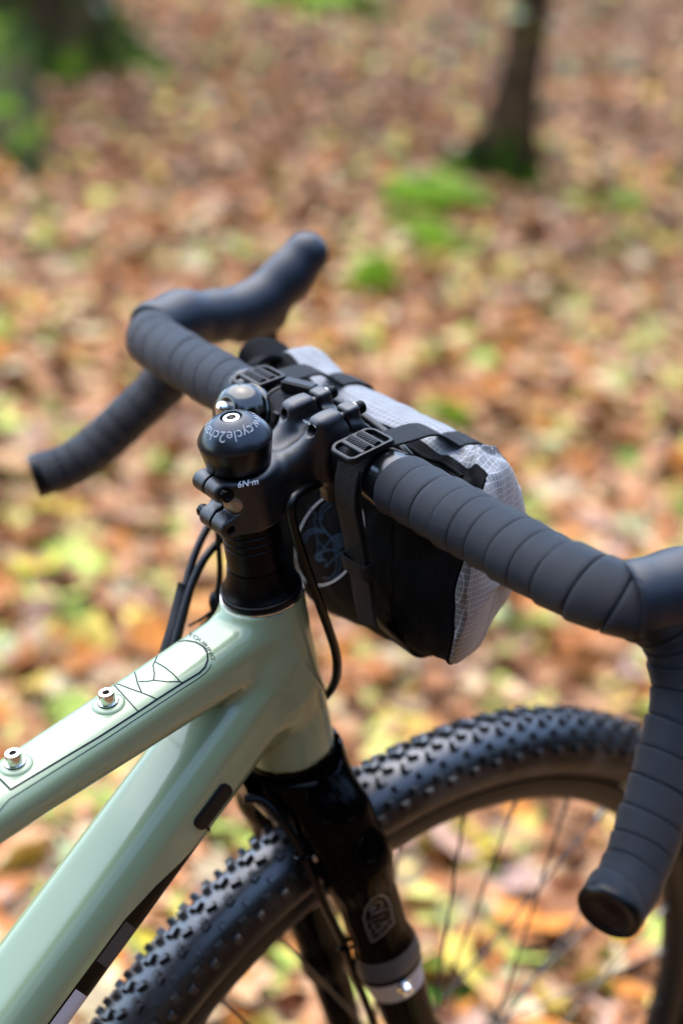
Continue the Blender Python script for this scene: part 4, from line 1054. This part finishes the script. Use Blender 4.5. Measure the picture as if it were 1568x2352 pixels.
spots = [((1045, 555), 'green', .12), ((985, 630), 'green', .11), ((1060, 610), 'lime', .10), ((1100, 830), 'green', .11), ((1060, 860), 'green', .10), ((1110, 600), 'pale_green', .10), ((1420, 590), 'green', .09), ((1300, 470), 'lime', .12), ((1490, 1000), 'pale_green', .09), ((800, 545), 'green', .10), ((1010, 2000), 'yellow', .11), ((1030, 1975), 'yellow', .09), ((1180, 1960), 'lime', .10), ((1190, 2150), 'pale_green', .13), ((1130, 2090), 'lime', .10), ((1020, 2140), 'pale_green', .1), ((1085, 2170), 'cream', .10), ((1250, 2210), 'dark', .1), ((430, 1890), 'yellow', .09), ((420, 2230), 'yellow', .12), ((395, 2190), 'pale_green', .1), ((60, 1340), 'yellow', .11), ((30, 1390), 'lime', .10), ((90, 1330), 'yellow', .09), ((290, 1400), 'cream', .09), ((300, 1290), 'cream', .09), ((1060, 1420), 'pale_green', .09), ((1430, 1250), 'pale_green', .1), ((1460, 1270), 'cream', .09),
         ((205, 740), 'cream', .10), ((440, 560), 'pale_green', .11), ((335, 540), 'lime', .1), ((1060, 575), 'yellow', .12), ((1080, 830), 'green', .1), ((1105, 850), 'lime', .10), ((1015, 965), 'green', .11), ((1400, 570), 'green', .08), ((1545, 400), 'pale_green', .16), ((1440, 450), 'lime', .14), ((1000, 700), 'cream', .1), ((1420, 650), 'cream', .1), ((860, 770), 'yellow', .1), ((930, 800), 'cream', .09), ((1320, 760), 'pale_green', .1), ((190, 1890), 'pale_green', .1), ((185, 1900), 'cream', .09), ((920, 1250), 'cream', .09), ((560, 1610), 'cream', .08), ((930, 1660), 'pale_green', .08), ((1440, 1430), 'yellow', .1), ((1180, 1250), 'yellow', .1), ((1020, 2330), 'green', .12), ((980, 2290), 'lime', .11), ((1490, 2200), 'lime', .1), ((820, 1350), 'orange', .09), ((100, 1560), 'orange', .1), ((1150, 2230), 'orange', .11), ((660, 2250), 'lime', .1), ((630, 2320), 'orange', .1), ((170, 2060), 'orange', .1), ((590, 2290), 'lime', .12), ((610, 2180), 'yellow', .11), ((950, 1050), 'dark', .1), ((1250, 640), 'dark', .1), ((540, 580), 'tan', .1)]
for uv, tone, s in spots:
    p = ground_at(uv); fallen(p[0], p[1], tone, s)
tl = ['tan']*5+['cream']*4+['pink']*5+['orange']*4+['yellow']*2+['lime']*2+['pale_green']*2+['dark']*3
k = 0
while k < 235:
    u, v = random.uniform(-60, 1630), random.uniform(380, 2420); p = ground_at((u, v)); d = np.linalg.norm(p-CAM)
    if d > 7.5: continue
    fallen(p[0], p[1], random.choice(tl)); k += 1
# moss clumps
def moss_clump(uv, w_, h_, label, n=26):
    p = ground_at(uv); V = []; m = 12; seed = random.uniform(0, 50)
    for i in range(m+1):
        ph = math.pi/2*i/m
        for j in range(n):
            a = 2*math.pi*j/n; q = Vector((math.cos(a)*math.cos(ph)*1.6+seed, math.sin(a)*math.cos(ph)*1.6, math.sin(ph)*1.6)); s = 1+.35*mnoise.noise(q)+.18*mnoise.noise(q*3.5)+.10*mnoise.noise(q*9)
            V.append((p[0]+w_*s*math.cos(a)*math.cos(ph), p[1]+w_*s*math.sin(a)*math.cos(ph), p[2]-.01+(h_+.03)*s*math.sin(ph)))
    o = mesh_obj('moss_clump', V, [f for f in grid_faces(m+1, n, cv=True)], 'moss', loc=(p[0], p[1], p[2])); tag(o, label, 'moss', 'moss clumps on the forest floor')
moss_clump((856, 672), .105, .10, 'bright green rounded moss clump among the leaves, beyond the brake hood tip')
moss_clump((1005, 592), .12, .085, 'green moss clump with a yellow leaf lying on it')
moss_clump((1030, 985), .065, .055, 'small dark green moss tuft beyond the roll bag')
moss_clump((1000, 450), .30, .06, 'low mossy mound beside the root of the slim tree')
moss_clump((960, 530), .20, .03, 'flat moss patch in front of the slim tree')
moss_clump((1440, 470), .16, .03, 'yellow-green moss patch on the open litter side of the slim tree')
moss_clump((730, 6), .55, .12, 'large mossy hummock far back on the slope')
# trees
def loft(P, R, n, lob, mossf, name, parent, seed, m='mossy_bark'):
    P = np.asarray(P, float); V, ms = [], []
    T, A, B = frames(P, up=[0, 1, 0]); hgt = P[:, 2]-P[0, 2]
    for i in range(len(P)):
        for j in range(n):
            a = 2*math.pi*j/n; q = Vector((math.cos(a)*1.3+seed, math.sin(a)*1.3, hgt[i]*2.2)); nz = 1+.10*mnoise.noise(q)+.06*mnoise.noise(q*3.1)
            r = R[i]*nz; e = np.array([math.cos(a), math.sin(a), 0]); ex = lob(a, hgt[i])
            V.append(P[i]+e*(r+ex)); ms.append(mossf(a, hgt[i], ex))
    return mesh_obj(name, V, [f for f in grid_faces(len(P), n, cv=True)], m, parent, attrs={'mossy': ms}), np.array(V)
def leafy_crown(parent, pts, rad_, n, seed):
    r = np.random.default_rng(seed); c = np.asarray(pts)[r.integers(0, len(pts), n)]+r.normal(0, rad_, (n, 3)); V, F = [], []
    for i in range(n):
        a = nrm(r.normal(0, 1, 3)); b = nrm(np.cross(a, r.normal(0, 1, 3))); s = r.uniform(.05, .10); V += [c[i]-a*s, c[i]+b*s*.5, c[i]+a*s, c[i]-b*s*.5]; F.append((4*i, 4*i+1, 4*i+2, 4*i+3))
    o = mesh_obj('crown', V, F, 'tree_leaf', parent, smooth=False); return o
def tree(name, label, base, path, R, lob, mossf, seed, n=48, crown_r=1.3, ncrown=900):
    t = empty(name, tuple(base), None, label, 'tree'); P = catmull(path, 6); Rr = np.interp(np.linspace(0, 1, len(P)), np.linspace(0, 1, len(R)), R)
    o, V = loft(P-np.asarray(base), Rr, n, lob, mossf, 'trunk', t, seed)
    tip = P[-1]-np.asarray(base); pts = []
    for k in range(7):
        a = k*2.4+seed; b0_ = P[int(len(P)*(.62+.05*k))-1]-np.asarray(base) if int(len(P)*(.62+.05*k)) < len(P) else tip
        e = b0_+np.array([math.cos(a)*1.5, math.sin(a)*1.5, 1.2]); br = catmull([b0_, (b0_+e)/2+np.array([0, 0, -.15]), e], 5); g = tube(br, np.linspace(R[-1]*.8+.01, .008, len(br)), 8)
        mesh_obj('limb', g[0], g[1], 'mossy_bark', t, attrs={'mossy': [0.]*len(g[0])}); pts += list(br[4:])
    leafy_crown(t, pts, crown_r*.45, ncrown, int(seed)); return t
b1 = ground_at((1170, 425)); d1 = np.linalg.norm(b1-CAM)
def at_depth(uv, base):
    nvec = np.array([VD[0], VD[1], 0.]); return on_plane(uv, base, nvec)
pth = [b1-np.array([0, 0, .05])]+[at_depth(u, b1) for u in ((1172, 380), (1180, 300), (1188, 220), (1200, 150), (1213, 70), (1222, 0))]
dlt = pth[-1]-pth[-3]
pth += [pth[-1]+dlt*k+np.array([.06*math.sin(k), .05*math.cos(k), .25*k]) for k in (1.2, 2.8, 4.8, 7)]
def lob1(a, h):
    e = math.exp(-max(h, 0)/.15)
    def rt_(c, wd, am): return am*math.exp(-(((a-c+math.pi) % (2*math.pi)-math.pi)/wd)**2)
    lt = math.atan2(-RT[1], -RT[0]); return e*(rt_(lt, .6, .62)+rt_(lt+math.pi, .5, .16)+rt_(lt+1.6, .5, .12)+rt_(lt-1.5, .6, .10))
tree('slim_tree', 'slim dark tree trunk with a mossy flared base standing in the leaf litter', b1, pth, [.130, .118, .110, .106, .103, .100, .098, .08, .055, .03], lob1, lambda a, h, ex: 1.0*math.exp(-max(h, 0)/.34)-.02+2*ex, 3.3)
b2 = ground_at((10, 150))
pth = [b2-np.array([0, 0, .15])]+[b2+np.array([.02*h, .03*h, h]) for h in (.15, .4, .8, 1.3, 2.0, 3.2, 5, 7.5)]
def lob2(a, h):
    def rt_(c, wd, am, fall): return am*math.exp(-(((a-c+math.pi) % (2*math.pi)-math.pi)/wd)**2)*math.exp(-max(h, 0)/fall)
    rt0 = math.atan2(RT[1], RT[0]); fr = math.atan2(-VD[1], -VD[0])
    return rt_(rt0+.25, .45, .95, .33)+rt_(fr+.55, .40, .40, .22)+rt_(rt0+2.6, .5, .5, .3)+rt_(fr-1.2, .4, .4, .2)
MT = tree('mossy_tree', 'large old tree with moss-covered spreading roots', b2, pth, [.62, .56, .52, .48, .45, .42, .36, .26, .15], lob2, lambda a, h, ex: .36+.9*ex+.35*math.exp(-max(h, 0)/.3), 8.1, n=96, crown_r=2.2, ncrown=1200)
rp_ = [ground_at(u)+np.array([0, 0, dz]) for u, dz in (((0, 150), .25), ((12, 210), .16), ((20, 270), .10), ((38, 330), .07), ((62, 395), .03), ((80, 440), -.06))]
P = catmull(rp_, 8)-np.asarray(b2); rr_ = np.linspace(.22, .06, len(P)); g = tube(P, rr_, 28); Vn = []
for v in g[0]:
    q = Vector(v*3.0); Vn.append(np.array(v)*1.0+np.array([.05*mnoise.noise(q), .05*mnoise.noise(q+Vector((9, 0, 0))), .06*mnoise.noise(q+Vector((0, 9, 0)))+.02*mnoise.noise(q*4)]))
mesh_obj('root', Vn, g[1], 'mossy_bark', MT, attrs={'mossy': [.58]*len(Vn)})
# unseen wood, added to shade the camera side and left open towards the sun: one mass of trunks and foliage
def wood():
    r = np.random.default_rng(5); V, F, b = [], [], 0
    for k in range(230):
        a = r.uniform(0, 2*math.pi); d = r.uniform(12, 34); off = abs((a-YAW+math.pi) % (2*math.pi)-math.pi)
        if off < rad(26): d = r.uniform(30, 46)
        back = off > rad(95)
        if back: d = r.uniform(12, 30)
        if abs((a-SUN_AZ+math.pi) % (2*math.pi)-math.pi) < rad(75) and d < 38: continue
        x, y = CAM[0]+d*math.cos(a), CAM[1]+d*math.sin(a); z = float(gz(x, y)); h = r.uniform(8, 12) if back else r.uniform(6, 10); rr = r.uniform(.12, .3)
        g = tube(np.array([(x, y, z-.3), (x+r.normal(0, .2), y+r.normal(0, .2), z+h*.5), (x+r.normal(0, .4), y+r.normal(0, .4), z+h)]), [rr, rr*.8, rr*.3], 8)
        V.append(g[0]); F += [tuple(i+b for i in f) for f in g[1]]; b += len(g[0])
        n = 260; c = np.stack([x+r.normal(0, 1.5, n), y+r.normal(0, 1.5, n), z+h*r.uniform(.12, 1.0, n)], 1)
        A = r.normal(0, 1, (n, 3)); A /= np.linalg.norm(A, axis=1, keepdims=True); B = np.cross(A, r.normal(0, 1, (n, 3))); B /= np.linalg.norm(B, axis=1, keepdims=True); s = r.uniform(.3, .6, (n, 1))
        q = np.stack([c-A*s, c+B*s*.6, c+A*s, c-B*s*.6], 1).reshape(-1, 3); V.append(q); F += [(b+4*i, b+4*i+1, b+4*i+2, b+4*i+3) for i in range(n)]; b += 4*n
    o = mesh_obj('shade_woodland', np.concatenate(V), F, mat('wood_mass', (.045, .045, .018), .8), smooth=False); tag(o, 'unseen trees added round the clearing for their shade and dark reflections', 'shade_woodland', kind='stuff')
wood()
